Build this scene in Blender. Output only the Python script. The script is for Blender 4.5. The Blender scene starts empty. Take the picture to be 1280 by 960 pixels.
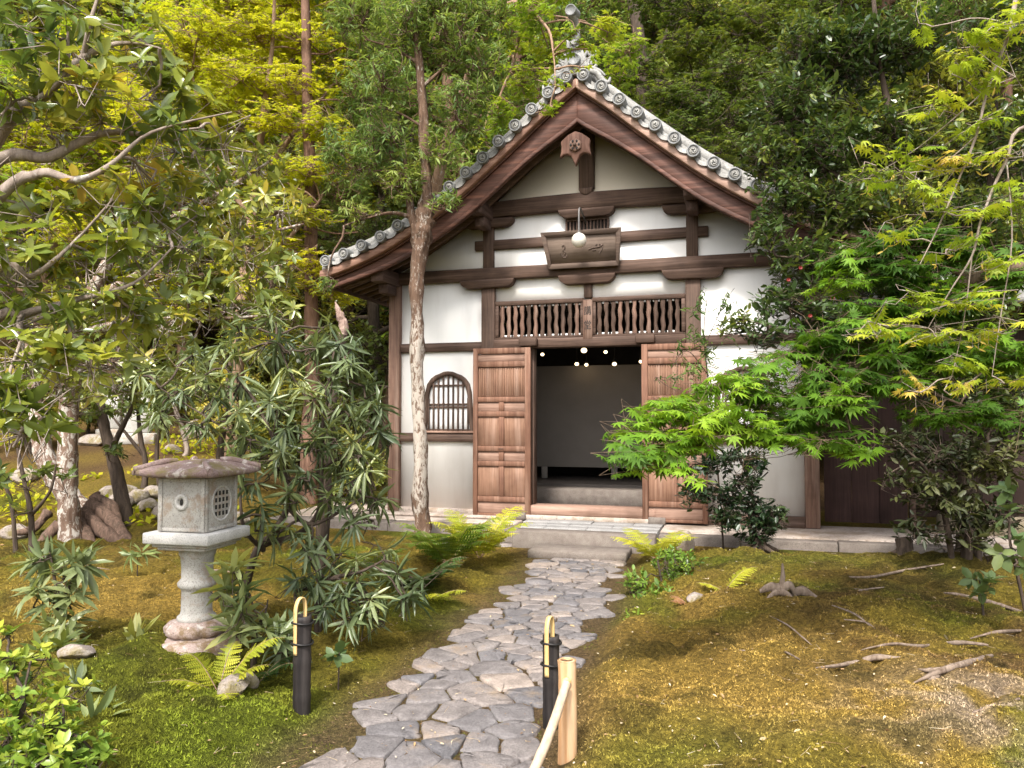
import bpy, bmesh, math, random
import numpy as np
from mathutils import Vector, Matrix

# ------------------------------------------------------------------ camera, world, sun, exposure
scene = bpy.context.scene
COL = scene.collection
F = 960.0; PITCH = math.radians(2.45); CAMH = 1.6
cam_d = bpy.data.cameras.new('camera'); cam = bpy.data.objects.new('camera', cam_d); COL.objects.link(cam)
cam.location = (0, 0, CAMH); cam.rotation_euler = (math.radians(90) + PITCH, 0, 0)
cam_d.sensor_width = 36; cam_d.lens = 27.0; cam_d.clip_start = 0.05; cam_d.clip_end = 600
scene.camera = cam
SUN_EL, SUN_AZ = 52.0, 197.0          # azimuth clockwise from +Y: behind the camera, a little to its left
w = bpy.data.worlds.new('World'); scene.world = w; w.use_nodes = True
nt = w.node_tree; nt.nodes.clear()
sky = nt.nodes.new('ShaderNodeTexSky'); sky.sky_type = 'NISHITA'; sky.sun_disc = False
sky.sun_elevation = math.radians(SUN_EL); sky.sun_rotation = math.radians(SUN_AZ)
sky.air_density = 1.0; sky.dust_density = 4.0; sky.ozone_density = 0.6
hs = nt.nodes.new('ShaderNodeHueSaturation'); hs.inputs['Saturation'].default_value = 0.35   # overcast: a nearly white sky
bg = nt.nodes.new('ShaderNodeBackground'); bg.inputs[1].default_value = 0.15
wo = nt.nodes.new('ShaderNodeOutputWorld')
nt.links.new(sky.outputs[0], hs.inputs['Color']); nt.links.new(hs.outputs[0], bg.inputs[0]); nt.links.new(bg.outputs[0], wo.inputs[0])
sun_d = bpy.data.lights.new('sun', 'SUN'); sun_d.energy = 2.4; sun_d.angle = math.radians(9); sun_d.color = (1, .95, .88)
sun = bpy.data.objects.new('sun', sun_d); COL.objects.link(sun)
az, el = math.radians(SUN_AZ), math.radians(SUN_EL)
sdir = Vector((math.sin(az) * math.cos(el), math.cos(az) * math.cos(el), math.sin(el)))
sun.rotation_euler = sdir.to_track_quat('Z', 'Y').to_euler(); sun.location = sdir * 60
scene.view_settings.view_transform = 'Standard'; scene.view_settings.look = 'None'
scene.view_settings.exposure = 1.34; scene.view_settings.gamma = 1.0
scene.view_settings.use_curve_mapping = False
scene.render.engine = 'CYCLES'
scene.cycles.max_bounces = 6; scene.cycles.diffuse_bounces = 3; scene.cycles.glossy_bounces = 2
scene.cycles.transmission_bounces = 3; scene.cycles.use_denoising = True
scene.cycles.caustics_reflective = False; scene.cycles.caustics_refractive = False

# ------------------------------------------------------------------ helpers
def P(px, py, Y):                      # the point Y metres ahead seen at (px, py) of a 1280x960 picture
    dx = (px - 640) / F; dy = (480 - py) / F
    r = np.array([dx, math.cos(PITCH) - dy * math.sin(PITCH), math.sin(PITCH) + dy * math.cos(PITCH)])
    return r * (Y / r[1]) + np.array([0, 0, CAMH])
def G(px, py, z=0.0):                  # the point at height z seen at (px, py)
    dx = (px - 640) / F; dy = (480 - py) / F
    r = np.array([dx, math.cos(PITCH) - dy * math.sin(PITCH), math.sin(PITCH) + dy * math.cos(PITCH)])
    return r * ((z - CAMH) / r[2]) + np.array([0, 0, CAMH])
def nrm(a):
    return a / np.maximum(np.linalg.norm(a, axis=-1, keepdims=True), 1e-9)
def tag(o, label=None, cat=None, group=None, kind=None):
    if label: o['label'] = label
    if cat: o['category'] = cat
    if group: o['group'] = group
    if kind: o['kind'] = kind
    return o
def thing(name, label, cat, loc=(0, 0, 0), rotz=0.0, group=None):
    o = bpy.data.objects.new(name, None); COL.objects.link(o); o.empty_display_size = .1
    o.location = [float(c) for c in loc]; o.rotation_euler = (0, 0, rotz)
    return tag(o, label, cat, group)
def copy_tree(o, loc, rotz, label=None, scale=None):
    r = o.copy(); COL.objects.link(r); r.location = [float(c) for c in loc]; r.rotation_euler = (0, 0, rotz)
    if scale: r.scale = (scale,) * 3
    if label: r['label'] = label
    for ch in list(o.children):
        c = ch.copy(); COL.objects.link(c); c.parent = r
        for g in list(ch.children):
            d = g.copy(); COL.objects.link(d); d.parent = c
    return r

class MB:                              # collects geometry and links it as ONE mesh object
    def __init__(s): s.v = []; s.f = []; s.n = 0; s.t = []; s.c = []
    def add(s, verts, faces, tint=None):
        verts = np.asarray(verts, float).reshape(-1, 3)
        s.v.append(verts)
        groups = {}
        if isinstance(faces, np.ndarray): groups[faces.shape[1]] = faces
        else:
            for f in faces: groups.setdefault(len(f), []).append(f)
        for k, fs in groups.items():
            fs = np.asarray(fs, np.int64) + s.n
            s.f.append(fs)
            if tint is None: s.t.append(np.full(len(fs), .5))
            elif np.ndim(tint) == 0: s.t.append(np.full(len(fs), float(tint)))
            else: s.t.append(np.asarray(tint, float))
        s.n += len(verts)
    def box(s, x0, x1, y0, y1, z0, z1, tint=None):
        v = [(x, y, z) for z in (z0, z1) for y in (y0, y1) for x in (x0, x1)]
        s.add(v, [(0, 2, 3, 1), (4, 5, 7, 6), (0, 1, 5, 4), (2, 6, 7, 3), (0, 4, 6, 2), (1, 3, 7, 5)], tint)
    def prism(s, outline, y0, y1, tint=None):           # outline in x,z, extruded along y
        n = len(outline)
        v = [(x, y0, z) for x, z in outline] + [(x, y1, z) for x, z in outline]
        f = [tuple(range(n)), tuple(range(2 * n - 1, n - 1, -1))]
        f += [(i, i + n, (i + 1) % n + n, (i + 1) % n) for i in range(n)]
        s.add(v, f, tint)
    def ribbon(s, us, zl, zh, y0, y1, tint=None):       # a curved board: strip between two lines, with thickness
        n = len(us); v = []
        for y in (y0, y1):
            v += [(u, y, a) for u, a in zip(us, zl)] + [(u, y, b) for u, b in zip(us, zh)]
        f = []
        for i in range(n - 1):
            f += [(i, i + 1, n + i + 1, n + i), (2 * n + i, 3 * n + i, 3 * n + i + 1, 2 * n + i + 1),
                  (i, 2 * n + i, 2 * n + i + 1, i + 1), (n + i, n + i + 1, 3 * n + i + 1, 3 * n + i)]
        f += [(0, n, 3 * n, 2 * n), (n - 1, 3 * n - 1, 4 * n - 1, 2 * n - 1)]
        s.add(v, f, tint)
    def lathe(s, prof, c=(0, 0, 0), seg=24, cap=True, tint=None):   # profile of (r, z)
        a = np.arange(seg) * 2 * math.pi / seg; v = []
        for r, z in prof: v += [(c[0] + r * math.cos(t), c[1] + r * math.sin(t), c[2] + z) for t in a]
        f = []
        for i in range(len(prof) - 1):
            for j in range(seg):
                k = (j + 1) % seg
                f.append((i * seg + j, i * seg + k, (i + 1) * seg + k, (i + 1) * seg + j))
        if cap: f += [tuple(range(seg - 1, -1, -1)), tuple(range((len(prof) - 1) * seg, len(prof) * seg))]
        s.add(v, f, tint)
    def tube(s, pts, rad, ns=8, rough=0.0, rng=None, sub=4, tint=None):
        pts = np.asarray(pts, float); rad = np.asarray(rad, float)
        if np.ndim(rad) == 0: rad = np.full(len(pts), float(rad))
        if sub > 1 and len(pts) > 2: pts, rad = spline(pts, rad, sub)
        n = len(pts); T = nrm(np.gradient(pts, axis=0))
        N = np.zeros_like(pts); a = np.array([0, 0, 1.]) if abs(T[0, 2]) < .9 else np.array([1., 0, 0])
        N[0] = nrm(np.cross(T[0], a))
        for i in range(1, n): N[i] = nrm(N[i - 1] - T[i] * (N[i - 1] @ T[i]))
        B = np.cross(T, N); ang = np.arange(ns) * 2 * math.pi / ns
        r = rad[:, None] * np.ones(ns)
        if rough and rng is not None:
            k = rng.normal(0, rough, (n, ns)); k = (k + np.roll(k, 1, 1) + np.roll(k, 1, 0)) / 1.7
            r = r * (1 + k)
        v = pts[:, None, :] + r[..., None] * (N[:, None, :] * np.cos(ang)[None, :, None] + B[:, None, :] * np.sin(ang)[None, :, None])
        i = np.arange(n - 1)[:, None] * ns; j = np.arange(ns)[None]; k = (j + 1) % ns
        f = np.stack([i + j, i + k, i + ns + k, i + ns + j], -1).reshape(-1, 4)
        s.add(v.reshape(-1, 3), f, tint)
        s.add(v[-1], [tuple(range(ns))], tint); s.add(v[0], [tuple(range(ns - 1, -1, -1))], tint)
    def segs(s, A, B, ra, rb, ns=3, tint=.5):            # many straight twigs at once
        A = np.asarray(A, float); B = np.asarray(B, float)
        if len(A) == 0: return
        d = nrm(B - A); h = np.where(np.abs(d[:, 2:3]) < .9, [[0, 0, 1.]], [[1., 0, 0]])
        e = nrm(np.cross(d, h)); g = np.cross(d, e); ang = np.arange(ns) * 2 * math.pi / ns
        ring = e[:, None, :] * np.cos(ang)[None, :, None] + g[:, None, :] * np.sin(ang)[None, :, None]
        ra = np.broadcast_to(ra, len(A)); rb = np.broadcast_to(rb, len(A))
        v = np.concatenate([A[:, None] + ring * ra[:, None, None], B[:, None] + ring * rb[:, None, None]], 1)
        o = (np.arange(len(A)) * 2 * ns)[:, None, None]; j = np.arange(ns); k = (j + 1) % ns
        f = (np.stack([j, k, ns + k, ns + j], -1)[None] + o).reshape(-1, 4)
        s.add(v.reshape(-1, 3), f, np.repeat(np.broadcast_to(tint, len(A)), ns))
    def leaves(s, tm, pos, d, n, size, tint, wid=1.0):   # copies of a leaf template
        tv, tf, _ = TM[tm]
        if len(pos) == 0: return
        d = nrm(d); side = nrm(np.cross(n, d)); up = np.cross(d, side)
        size = np.broadcast_to(size, len(pos))[:, None, None]; cv = np.exp(np.random.default_rng(len(pos)).normal(0, .55, (len(pos), 1, 1)))
        v = pos[:, None, :] + size * (tv[None, :, 0:1] * d[:, None] + wid * tv[None, :, 1:2] * side[:, None] + cv * tv[None, :, 2:3] * up[:, None])
        o = np.arange(len(pos)) * len(tv)
        flat = v.reshape(-1, 3); base = s.n
        s.v.append(flat); s.n += len(flat)
        for f in tf:
            s.f.append((f[None] + o[:, None, None]).reshape(-1, f.shape[1]) + base)
            s.t.append(np.repeat(tint, len(f)))
    def colours(s, c): s.c = c
    def build(s, name, mat, parent=None, smooth=False, bevel=0.0, loc=None):
        me = bpy.data.meshes.new(name)
        V = np.concatenate(s.v).astype(np.float32)
        if loc is not None: V = V - np.asarray(loc, np.float32)
        me.vertices.add(len(V)); me.vertices.foreach_set('co', V.ravel())
        tot = np.concatenate([np.full(len(f), f.shape[1]) for f in s.f]).astype(np.int32)
        li = np.concatenate([f.ravel() for f in s.f]).astype(np.int32)
        me.loops.add(len(li)); me.loops.foreach_set('vertex_index', li)
        st = np.zeros(len(tot), np.int32); st[1:] = np.cumsum(tot)[:-1]
        me.polygons.add(len(tot)); me.polygons.foreach_set('loop_start', st)
        if smooth: me.polygons.foreach_set('use_smooth', np.ones(len(tot), bool))
        me.update(calc_edges=True)
        at = me.attributes.new('tint', 'FLOAT', 'FACE'); at.data.foreach_set('value', np.concatenate(s.t).astype(np.float32))
        if len(s.c):
            ca = me.attributes.new('gcol', 'FLOAT_COLOR', 'POINT'); cc = np.ones((len(V), 4), np.float32); cc[:, :3] = s.c
            ca.data.foreach_set('color', cc.ravel())
        o = bpy.data.objects.new(name, me); COL.objects.link(o)
        for m in (mat if isinstance(mat, (list, tuple)) else [mat]): me.materials.append(m)
        if parent is not None: o.parent = parent
        if loc is not None and parent is None: o.location = [float(c) for c in loc]
        if bevel:
            b = o.modifiers.new('edge', 'BEVEL'); b.width = bevel; b.segments = 1; b.limit_method = 'ANGLE'; b.angle_limit = .6
        return o

def spline(pts, rad, sub):
    n = len(pts); out = []; ro = []
    for i in range(n - 1):
        p0, p1, p2, p3 = pts[max(i - 1, 0)], pts[i], pts[i + 1], pts[min(i + 2, n - 1)]
        for k in range(sub):
            t = k / sub
            out.append(.5 * ((2 * p1) + (p2 - p0) * t + (2 * p0 - 5 * p1 + 4 * p2 - p3) * t * t + (3 * p1 - p0 - 3 * p2 + p3) * t ** 3))
            ro.append(rad[i] * (1 - t) + rad[i + 1] * t)
    out.append(pts[-1]); ro.append(rad[-1])
    return np.array(out), np.array(ro)

# leaf templates: x along the leaf, y across, z up.  (vertices, [faces], area)
def _leaf(wd, droop, cup):
    v = np.array([(0, 0, 0), (.5, 0, -.35 * droop), (1, 0, -droop), (.25, .42 * wd, cup - .1 * droop), (.66, .44 * wd, cup - .5 * droop),
                  (.25, -.42 * wd, cup - .1 * droop), (.66, -.44 * wd, cup - .5 * droop)])
    return v, [np.array([(0, 1, 4, 3), (0, 5, 6, 1)]), np.array([(1, 2, 4), (1, 6, 2)])], .6 * wd
def _maple(lobes):
    v = [(.12, 0, 0)]; f = []
    for a, L, wd in lobes:
        c, s_ = math.cos(a), math.sin(a); i = len(v)
        for x, y, z in ((.42, wd, -.03), (1, 0, -.17), (.42, -wd, -.03)):
            x, y = x * L, y * L
            v.append((.12 + x * c - y * s_, x * s_ + y * c, z * L))
        f.append((0, i + 2, i + 1, i))
    return np.array(v), [np.array(f)], .62
def _pinna(nt_):
    v = [(0, 0, 0)]; f = []
    for k in range(nt_):
        x = k / nt_; x2 = (k + 1) / nt_; wd = .13 * (1 - x) ** .6 * (1 if k else .8)
        i = len(v); v += [(x2, 0, -.12 * x2), (x + .75 / nt_, wd, -.1 * x), (x + .75 / nt_, -wd, -.1 * x)]
        b = 0 if k == 0 else i - 3
        f += [(b, i, i + 1), (b, i + 2, i)]
    return np.array(v), [np.array(f)], .12
D = math.radians
TM = {
    'oval': _leaf(.42, .12, .05), 'broad': _leaf(.6, .12, .06), 'lance': _leaf(.22, .28, .025), 'narrow': _leaf(.16, .12, .01),
    'far': (np.array([(0, 0, 0), (.5, .26, .03), (1, 0, -.08), (.5, -.26, .03)]), [np.array([(0, 3, 2, 1)])], .26),
    'needle': (np.array([(0, 0, 0), (.45, .085, 0), (1, 0, -.06), (.45, -.085, 0)]), [np.array([(0, 3, 2, 1)])], .085),
    'maple': _maple([(0, 1, .125), (D(34), .95, .12), (-D(34), .95, .12), (D(68), .8, .12), (-D(68), .8, .12), (D(112), .5, .14), (-D(112), .5, .14)]),
    'maple_far': _maple([(0, 1, .22), (D(48), .9, .22), (-D(48), .9, .22), (D(100), .6, .25), (-D(100), .6, .25)]),
    'pinna': _pinna(7), 'blade': (np.array([(0, .1, 0), (0, -.1, 0), (1, 0, 0)]), [np.array([(0, 1, 2)])], .1),
}

# smooth value noise
def vnoise(x, y, s=1.0, seed=0):
    x = np.asarray(x, float) * s; y = np.asarray(y, float) * s
    xi = np.floor(x).astype(np.int64); yi = np.floor(y).astype(np.int64); fx = x - xi; fy = y - yi
    fx = fx * fx * (3 - 2 * fx); fy = fy * fy * (3 - 2 * fy)
    def h(a, b):
        n = (a * 374761393 + b * 668265263 + seed * 974634777) & 0xffffffff
        n = ((n ^ (n >> 13)) * 1274126177) & 0xffffffff
        return ((n ^ (n >> 16)) & 0xffff) / 65535.0
    return (h(xi, yi) * (1 - fx) + h(xi + 1, yi) * fx) * (1 - fy) + (h(xi, yi + 1) * (1 - fx) + h(xi + 1, yi + 1) * fx) * fy
def fbm(x, y, s=1.0, seed=0, o=4):
    t = 0; a = .5; k = 0
    for i in range(o): t = t + a * vnoise(x, y, s * 2 ** i, seed + i * 7); k += a; a *= .5
    return t / k
def sstep(a, b, x):
    t = np.clip((np.asarray(x, float) - a) / (b - a), 0, 1); return t * t * (3 - 2 * t)

# ------------------------------------------------------------------ materials
def mat_base(name):
    m = bpy.data.materials.new(name); m.use_nodes = True; n = m.node_tree; n.nodes.clear()
    out = n.nodes.new('ShaderNodeOutputMaterial'); b = n.nodes.new('ShaderNodeBsdfPrincipled'); n.links.new(b.outputs[0], out.inputs[0])
    return m, n, b, out
def ramp(n, fac, stops):
    r = n.nodes.new('ShaderNodeValToRGB'); e = r.color_ramp.elements
    while len(e) < len(stops): e.new(.5)
    for el_, (p, c) in zip(e, stops): el_.position = p; el_.color = (*c, 1)
    n.links.new(fac, r.inputs[0]); return r.outputs[0]
def noise(n, scale, detail=4, rough=.55, mapscale=None, rot=None, coord='Object', dist=0.0):
    tc = n.nodes.new('ShaderNodeTexCoord'); t = n.nodes.new('ShaderNodeTexNoise')
    t.inputs['Scale'].default_value = scale; t.inputs['Detail'].default_value = detail; t.inputs['Roughness'].default_value = rough
    t.inputs['Distortion'].default_value = dist
    src = tc.outputs[coord]
    if mapscale or rot:
        mp = n.nodes.new('ShaderNodeMapping')
        if mapscale: mp.inputs['Scale'].default_value = mapscale
        if rot: mp.inputs['Rotation'].default_value = rot
        n.links.new(src, mp.inputs[0]); src = mp.outputs[0]
    n.links.new(src, t.inputs['Vector']); return t.outputs['Fac']
def mix(n, a, b, fac, mode='MIX'):
    m = n.nodes.new('ShaderNodeMix'); m.data_type = 'RGBA'; m.blend_type = mode
    for sock, val in ((m.inputs[6], a), (m.inputs[7], b), (m.inputs[0], fac)):
        if isinstance(val, (int, float)): sock.default_value = val
        elif isinstance(val, tuple): sock.default_value = (*val, 1)
        else: n.links.new(val, sock)
    return m.outputs[2]
def bump(n, b, h, strength=.4, dist=.01):
    bp = n.nodes.new('ShaderNodeBump'); bp.inputs['Strength'].default_value = strength; bp.inputs['Distance'].default_value = dist
    n.links.new(h, bp.inputs['Height']); n.links.new(bp.outputs[0], b.inputs['Normal'])
def attr(n, name, out='Fac'):
    a = n.nodes.new('ShaderNodeAttribute'); a.attribute_name = name; return a.outputs[out]
def leaf_mat(name, stops, rough=.45, trans=.3, spec=.4, tcol=None):
    m, n, b, out = mat_base(name)
    c = ramp(n, attr(n, 'tint'), stops)
    v = noise(n, 14, 2); c2 = mix(n, c, (.5, .5, .5), 0.0)
    hv = n.nodes.new('ShaderNodeHueSaturation'); n.links.new(c, hv.inputs['Color'])
    mr = n.nodes.new('ShaderNodeMapRange'); mr.inputs[3].default_value = .75; mr.inputs[4].default_value = 1.3; n.links.new(v, mr.inputs[0]); n.links.new(mr.outputs[0], hv.inputs['Value'])
    n.links.new(hv.outputs[0], b.inputs['Base Color']); b.inputs['Roughness'].default_value = rough; b.inputs['Specular IOR Level'].default_value = spec
    tr = n.nodes.new('ShaderNodeBsdfTranslucent'); tm = mix(n, hv.outputs[0], tcol or (1.0, 1.0, .35), .9, 'MULTIPLY')
    g = n.nodes.new('ShaderNodeGamma'); g.inputs[1].default_value = .85; n.links.new(tm, g.inputs[0]); n.links.new(g.outputs[0], tr.inputs[0])
    mx = n.nodes.new('ShaderNodeMixShader'); mx.inputs[0].default_value = trans
    n.links.new(b.outputs[0], mx.inputs[1]); n.links.new(tr.outputs[0], mx.inputs[2]); n.links.new(mx.outputs[0], out.inputs[0])
    return m
def wood_mat(name, dark, light, axis, rough=.75, rot=None, contrast=(.3, .7), pale=None):
    m, n, b, out = mat_base(name)
    sc = [38, 38, 38]; sc['xyz'.index(axis)] = 1.6
    g = noise(n, 1, 6, .65, tuple(sc), rot, dist=.3); l = noise(n, 2.2, 4)
    c = ramp(n, g, [(contrast[0], dark), (contrast[1], light)])
    c = mix(n, c, tuple(x * .55 for x in dark), ramp(n, l, [(.45, (0, 0, 0)), (.75, (.7, .7, .7))]))
    if pale: c = mix(n, c, pale, ramp(n, noise(n, 3.1, 5, .6, tuple(k * .12 for k in sc), rot), [(.52, (0, 0, 0)), (.72, (.65, .65, .65))]))
    n.links.new(c, b.inputs['Base Color']); b.inputs['Roughness'].default_value = rough; b.inputs['Specular IOR Level'].default_value = .25
    bump(n, b, g, .5, .006); return m
def stone_mat(name, c0, c1, spots=None, scale=6, rough=.85, bs=.5, moss=None):
    m, n, b, out = mat_base(name)
    a = noise(n, scale, 6, .65); f = noise(n, scale * 14, 3, .6)
    c = ramp(n, a, [(.3, c0), (.7, c1)])
    c = mix(n, c, tuple(x * .45 for x in c0), ramp(n, f, [(.52, (0, 0, 0)), (.68, (.75, .75, .75))]))
    if spots: c = mix(n, c, spots, ramp(n, noise(n, scale * 1.7, 5, .7), [(.56, (0, 0, 0)), (.64, (.8, .8, .8))]))
    if moss: c = mix(n, c, moss, ramp(n, noise(n, scale * .7, 5, .7), [(.5, (0, 0, 0)), (.62, (.85, .85, .85))]))
    n.links.new(c, b.inputs['Base Color']); b.inputs['Roughness'].default_value = rough; b.inputs['Specular IOR Level'].default_value = .25
    bump(n, b, f, bs, .006); return m
def plain_mat(name, c, rough=.6, metal=0.0, var=.25, scale=8):
    m, n, b, out = mat_base(name)
    a = noise(n, scale, 5, .6)
    cc = ramp(n, a, [(.3, tuple(x * (1 - var) for x in c)), (.7, tuple(min(1, x * (1 + var)) for x in c))])
    n.links.new(cc, b.inputs['Base Color']); b.inputs['Roughness'].default_value = rough; b.inputs['Metallic'].default_value = metal
    bump(n, b, a, .2, .003); return m
def emit_mat(name, c, s):
    m, n, b, out = mat_base(name); b.inputs['Base Color'].default_value = (*c, 1)
    b.inputs['Emission Color'].default_value = (*c, 1); b.inputs['Emission Strength'].default_value = s; return m

BEAM_X = wood_mat('dark_beam_wood', (.046, .027, .019), (.125, .077, .056), 'x', pale=(.20, .135, .11))
BEAM_Z = wood_mat('dark_post_wood', (.046, .028, .020), (.13, .082, .06), 'z', pale=(.20, .13, .10))
BEAM_Y = wood_mat('dark_rafter_wood', (.04, .023, .018), (.105, .064, .05), 'y', pale=(.18, .12, .1))
POST_W = wood_mat('weathered_post_wood', (.10, .055, .04), (.24, .145, .105), 'z', pale=(.33, .24, .19))
DOOR_Z = wood_mat('door_panel_wood', (.145, .072, .045), (.31, .18, .118), 'z', pale=(.38, .26, .20))
DOOR_X = wood_mat('door_cross_panel_wood', (.20, .115, .08), (.40, .26, .20), 'x')
DOOR_F = wood_mat('door_frame_wood', (.115, .054, .034), (.25, .13, .084), 'z', pale=(.33, .21, .15))
BARGE_L = wood_mat('barge_wood_rising', (.046, .020, .014), (.128, .06, .042), 'x', rot=(0, D(37), 0), rough=.6, pale=(.27, .12, .08))
BARGE_R = wood_mat('barge_wood_falling', (.046, .021, .015), (.125, .062, .046), 'x', rot=(0, -D(37), 0), rough=.6, pale=(.27, .13, .095))
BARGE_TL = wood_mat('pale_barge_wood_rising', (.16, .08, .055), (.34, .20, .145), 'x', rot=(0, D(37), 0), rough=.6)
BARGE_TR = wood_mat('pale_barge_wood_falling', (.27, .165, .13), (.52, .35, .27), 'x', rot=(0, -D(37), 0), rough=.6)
TILE = stone_mat('grey_roof_tile', (.18, .175, .165), (.33, .32, .30), spots=(.50, .49, .44), scale=5, rough=.6, bs=.3)
TILE_D = stone_mat('tile_end_face', (.13, .135, .14), (.27, .27, .265), scale=5, rough=.55, bs=.2)
ORN = stone_mat('ornament_tile', (.19, .185, .18), (.34, .335, .32), spots=(.44, .43, .39), scale=7, rough=.65, bs=.4)
TILE_G = plain_mat('tile_groove', (.07, .07, .07), .8)
def plaster_mat():
    m, n, b, out = mat_base('white_plaster')
    a = noise(n, 1.3, 5, .6); s_ = noise(n, 1, 4, .6, (5, 5, .8))
    c = ramp(n, a, [(.3, (.79, .77, .735)), (.7, (.845, .83, .80))])
    c = mix(n, c, (.66, .63, .585), ramp(n, s_, [(.54, (0, 0, 0)), (.82, (.5, .5, .5))]))
    tc = n.nodes.new('ShaderNodeTexCoord'); sp = n.nodes.new('ShaderNodeSeparateXYZ'); n.links.new(tc.outputs['Object'], sp.inputs[0])
    mr = n.nodes.new('ShaderNodeMapRange'); mr.inputs[1].default_value = .38; mr.inputs[2].default_value = -.1; n.links.new(sp.outputs[2], mr.inputs[0])
    md = n.nodes.new('ShaderNodeMath'); md.operation = 'MULTIPLY'; n.links.new(mr.outputs[0], md.inputs[0]); n.links.new(s_, md.inputs[1])
    c = mix(n, c, (.52, .38, .30), md.outputs[0])      # splash stains along the foot of the wall
    n.links.new(c, b.inputs['Base Color']); b.inputs['Roughness'].default_value = .9; bump(n, b, noise(n, 60, 3), .12, .003); return m
PLASTER = plaster_mat()
GABLE_PL = plain_mat('shade_tinted_gable_plaster', (.80, .72, .585), .9, var=.05, scale=1.5)  # warm shade of the roof overhang, painted into the plaster colour
SHOJI = plain_mat('paper_screen', (.78, .77, .76), .9, var=.04)
INNER = plain_mat('grey_screen_wall', (.25, .222, .20), .9, var=.06, scale=3)
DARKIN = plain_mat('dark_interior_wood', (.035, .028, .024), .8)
GRANITE = stone_mat('lantern_granite', (.34, .32, .29), (.50, .48, .44), scale=7, moss=(.30, .23, .17), bs=.6)
GRANITE_T = stone_mat('pale_granite', (.46, .44, .41), (.60, .58, .55), scale=7, bs=.5)
ROOFSTONE = stone_mat('lantern_roof_stone', (.17, .11, .098), (.29, .215, .195), spots=(.50, .46, .41), scale=6, bs=.6, moss=(.16, .13, .045))
BASESTONE = stone_mat('lantern_base_stone', (.30, .22, .19), (.46, .37, .33), spots=(.62, .58, .53), scale=7, moss=(.17, .11, .05), bs=.7)
PLAT = stone_mat('platform_concrete', (.32, .26, .22), (.48, .41, .355), scale=3, moss=(.25, .19, .14), bs=.5)
PAVE = stone_mat('granite_paving', (.22, .215, .21), (.34, .33, .32), scale=5, bs=.5)
KERB = stone_mat('brown_granite', (.13, .105, .09), (.215, .185, .16), scale=9, bs=.7)
ROCK = stone_mat('garden_rock', (.20, .16, .135), (.38, .33, .29), spots=(.5, .46, .42), scale=5, moss=(.14, .11, .03), bs=.8)
BAMB_B = wood_mat('charred_bamboo', (.010, .008, .008), (.035, .029, .027), 'z', rough=.6, pale=(.07, .06, .055))
BAMB_Y = wood_mat('yellow_bamboo', (.50, .32, .12), (.72, .52, .24), 'z', rough=.45)
POLE = wood_mat('peeled_log', (.42, .22, .10), (.66, .42, .23), 'z', rough=.6, pale=(.72, .55, .38))
RAIL = wood_mat('pale_rail_pole', (.42, .30, .20), (.64, .50, .37), 'y', rough=.65)
IRON = plain_mat('dark_iron', (.03, .028, .027), .5, .6)
INK = plain_mat('black_ink', (.018, .015, .014), .8)
LAMP_GLASS = plain_mat('milk_glass_globe', (.72, .68, .60), .25, var=.05)
GLOW = emit_mat('lit_bulb', (1, .78, .45), 2.2)
def bark_mat(name, c0, c1, lichen=None, thr=.52, sx=22):
    m, n, b, out = mat_base(name)
    g = noise(n, 1, 6, .7, (sx, sx, sx * .18), dist=.6); l = noise(n, 1, 7, .72, (17, 17, 9), dist=.8)
    c = ramp(n, g, [(.32, c0), (.68, c1)])
    if lichen: c = mix(n, c, lichen, ramp(n, l, [(thr, (0, 0, 0)), (thr + .07, (.9, .9, .9))]))
    n.links.new(c, b.inputs['Base Color']); b.inputs['Roughness'].default_value = .9; b.inputs['Specular IOR Level'].default_value = .2
    bump(n, b, g, .9, .012); return m
BARK_LICHEN = bark_mat('lichen_bark', (.09, .052, .036), (.23, .155, .115), (.50, .46, .41), .49)
BARK_ROOT = bark_mat('fibrous_root_bark', (.045, .03, .022), (.18, .115, .085), (.24, .20, .15), .62, 30)
BARK_RED = bark_mat('red_cedar_bark', (.085, .045, .03), (.23, .135, .095))
BARK_DARK = bark_mat('dark_bark', (.035, .026, .02), (.11, .08, .06))
BARK_TWIGGY = bark_mat('brown_maple_bark', (.085, .058, .038), (.20, .14, .095), (.34, .30, .25), .62)
BARK_GREY = bark_mat('pale_grey_bark', (.17, .13, .105), (.36, .295, .25), (.46, .43, .39), .58)
BARK_MAPLE = bark_mat('maple_bark', (.16, .095, .06), (.32, .21, .14), (.42, .38, .32), .58)
def striped_bark():                     # brown bark that carries white lichen only on the middle of the trunk
    m, n, b, out = mat_base('flaking_white_bark')
    g = noise(n, 1, 6, .7, (22, 22, 4), dist=.6); l = noise(n, 1, 7, .72, (20, 20, 9), dist=.8)
    tc = n.nodes.new('ShaderNodeTexCoord'); sp = n.nodes.new('ShaderNodeSeparateXYZ'); n.links.new(tc.outputs['Object'], sp.inputs[0])
    mr = n.nodes.new('ShaderNodeMapRange'); mr.inputs[1].default_value = 0; mr.inputs[2].default_value = 8; n.links.new(sp.outputs[2], mr.inputs[0])
    hgt = ramp(n, mr.outputs[0], [(.02, (0, 0, 0)), (.08, (.16, .16, .16)), (.16, (.19, .19, .19)), (.29, (.17, .17, .17)), (.37, (.05, .05, .05)), (.6, (.02, .02, .02))])
    ad = n.nodes.new('ShaderNodeMath'); n.links.new(l, ad.inputs[0]); n.links.new(hgt, ad.inputs[1])
    c = ramp(n, g, [(.32, (.065, .038, .026)), (.68, (.20, .125, .085))])
    c = mix(n, c, (.45, .40, .345), ramp(n, ad.outputs[0], [(.585, (0, 0, 0)), (.68, (.9, .9, .9))]))
    n.links.new(c, b.inputs['Base Color']); b.inputs['Roughness'].default_value = .9; b.inputs['Specular IOR Level'].default_value = .2
    bump(n, b, ad.outputs[0], 1.0, .02); return m
BARK_FLAKE = striped_bark()
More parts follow.
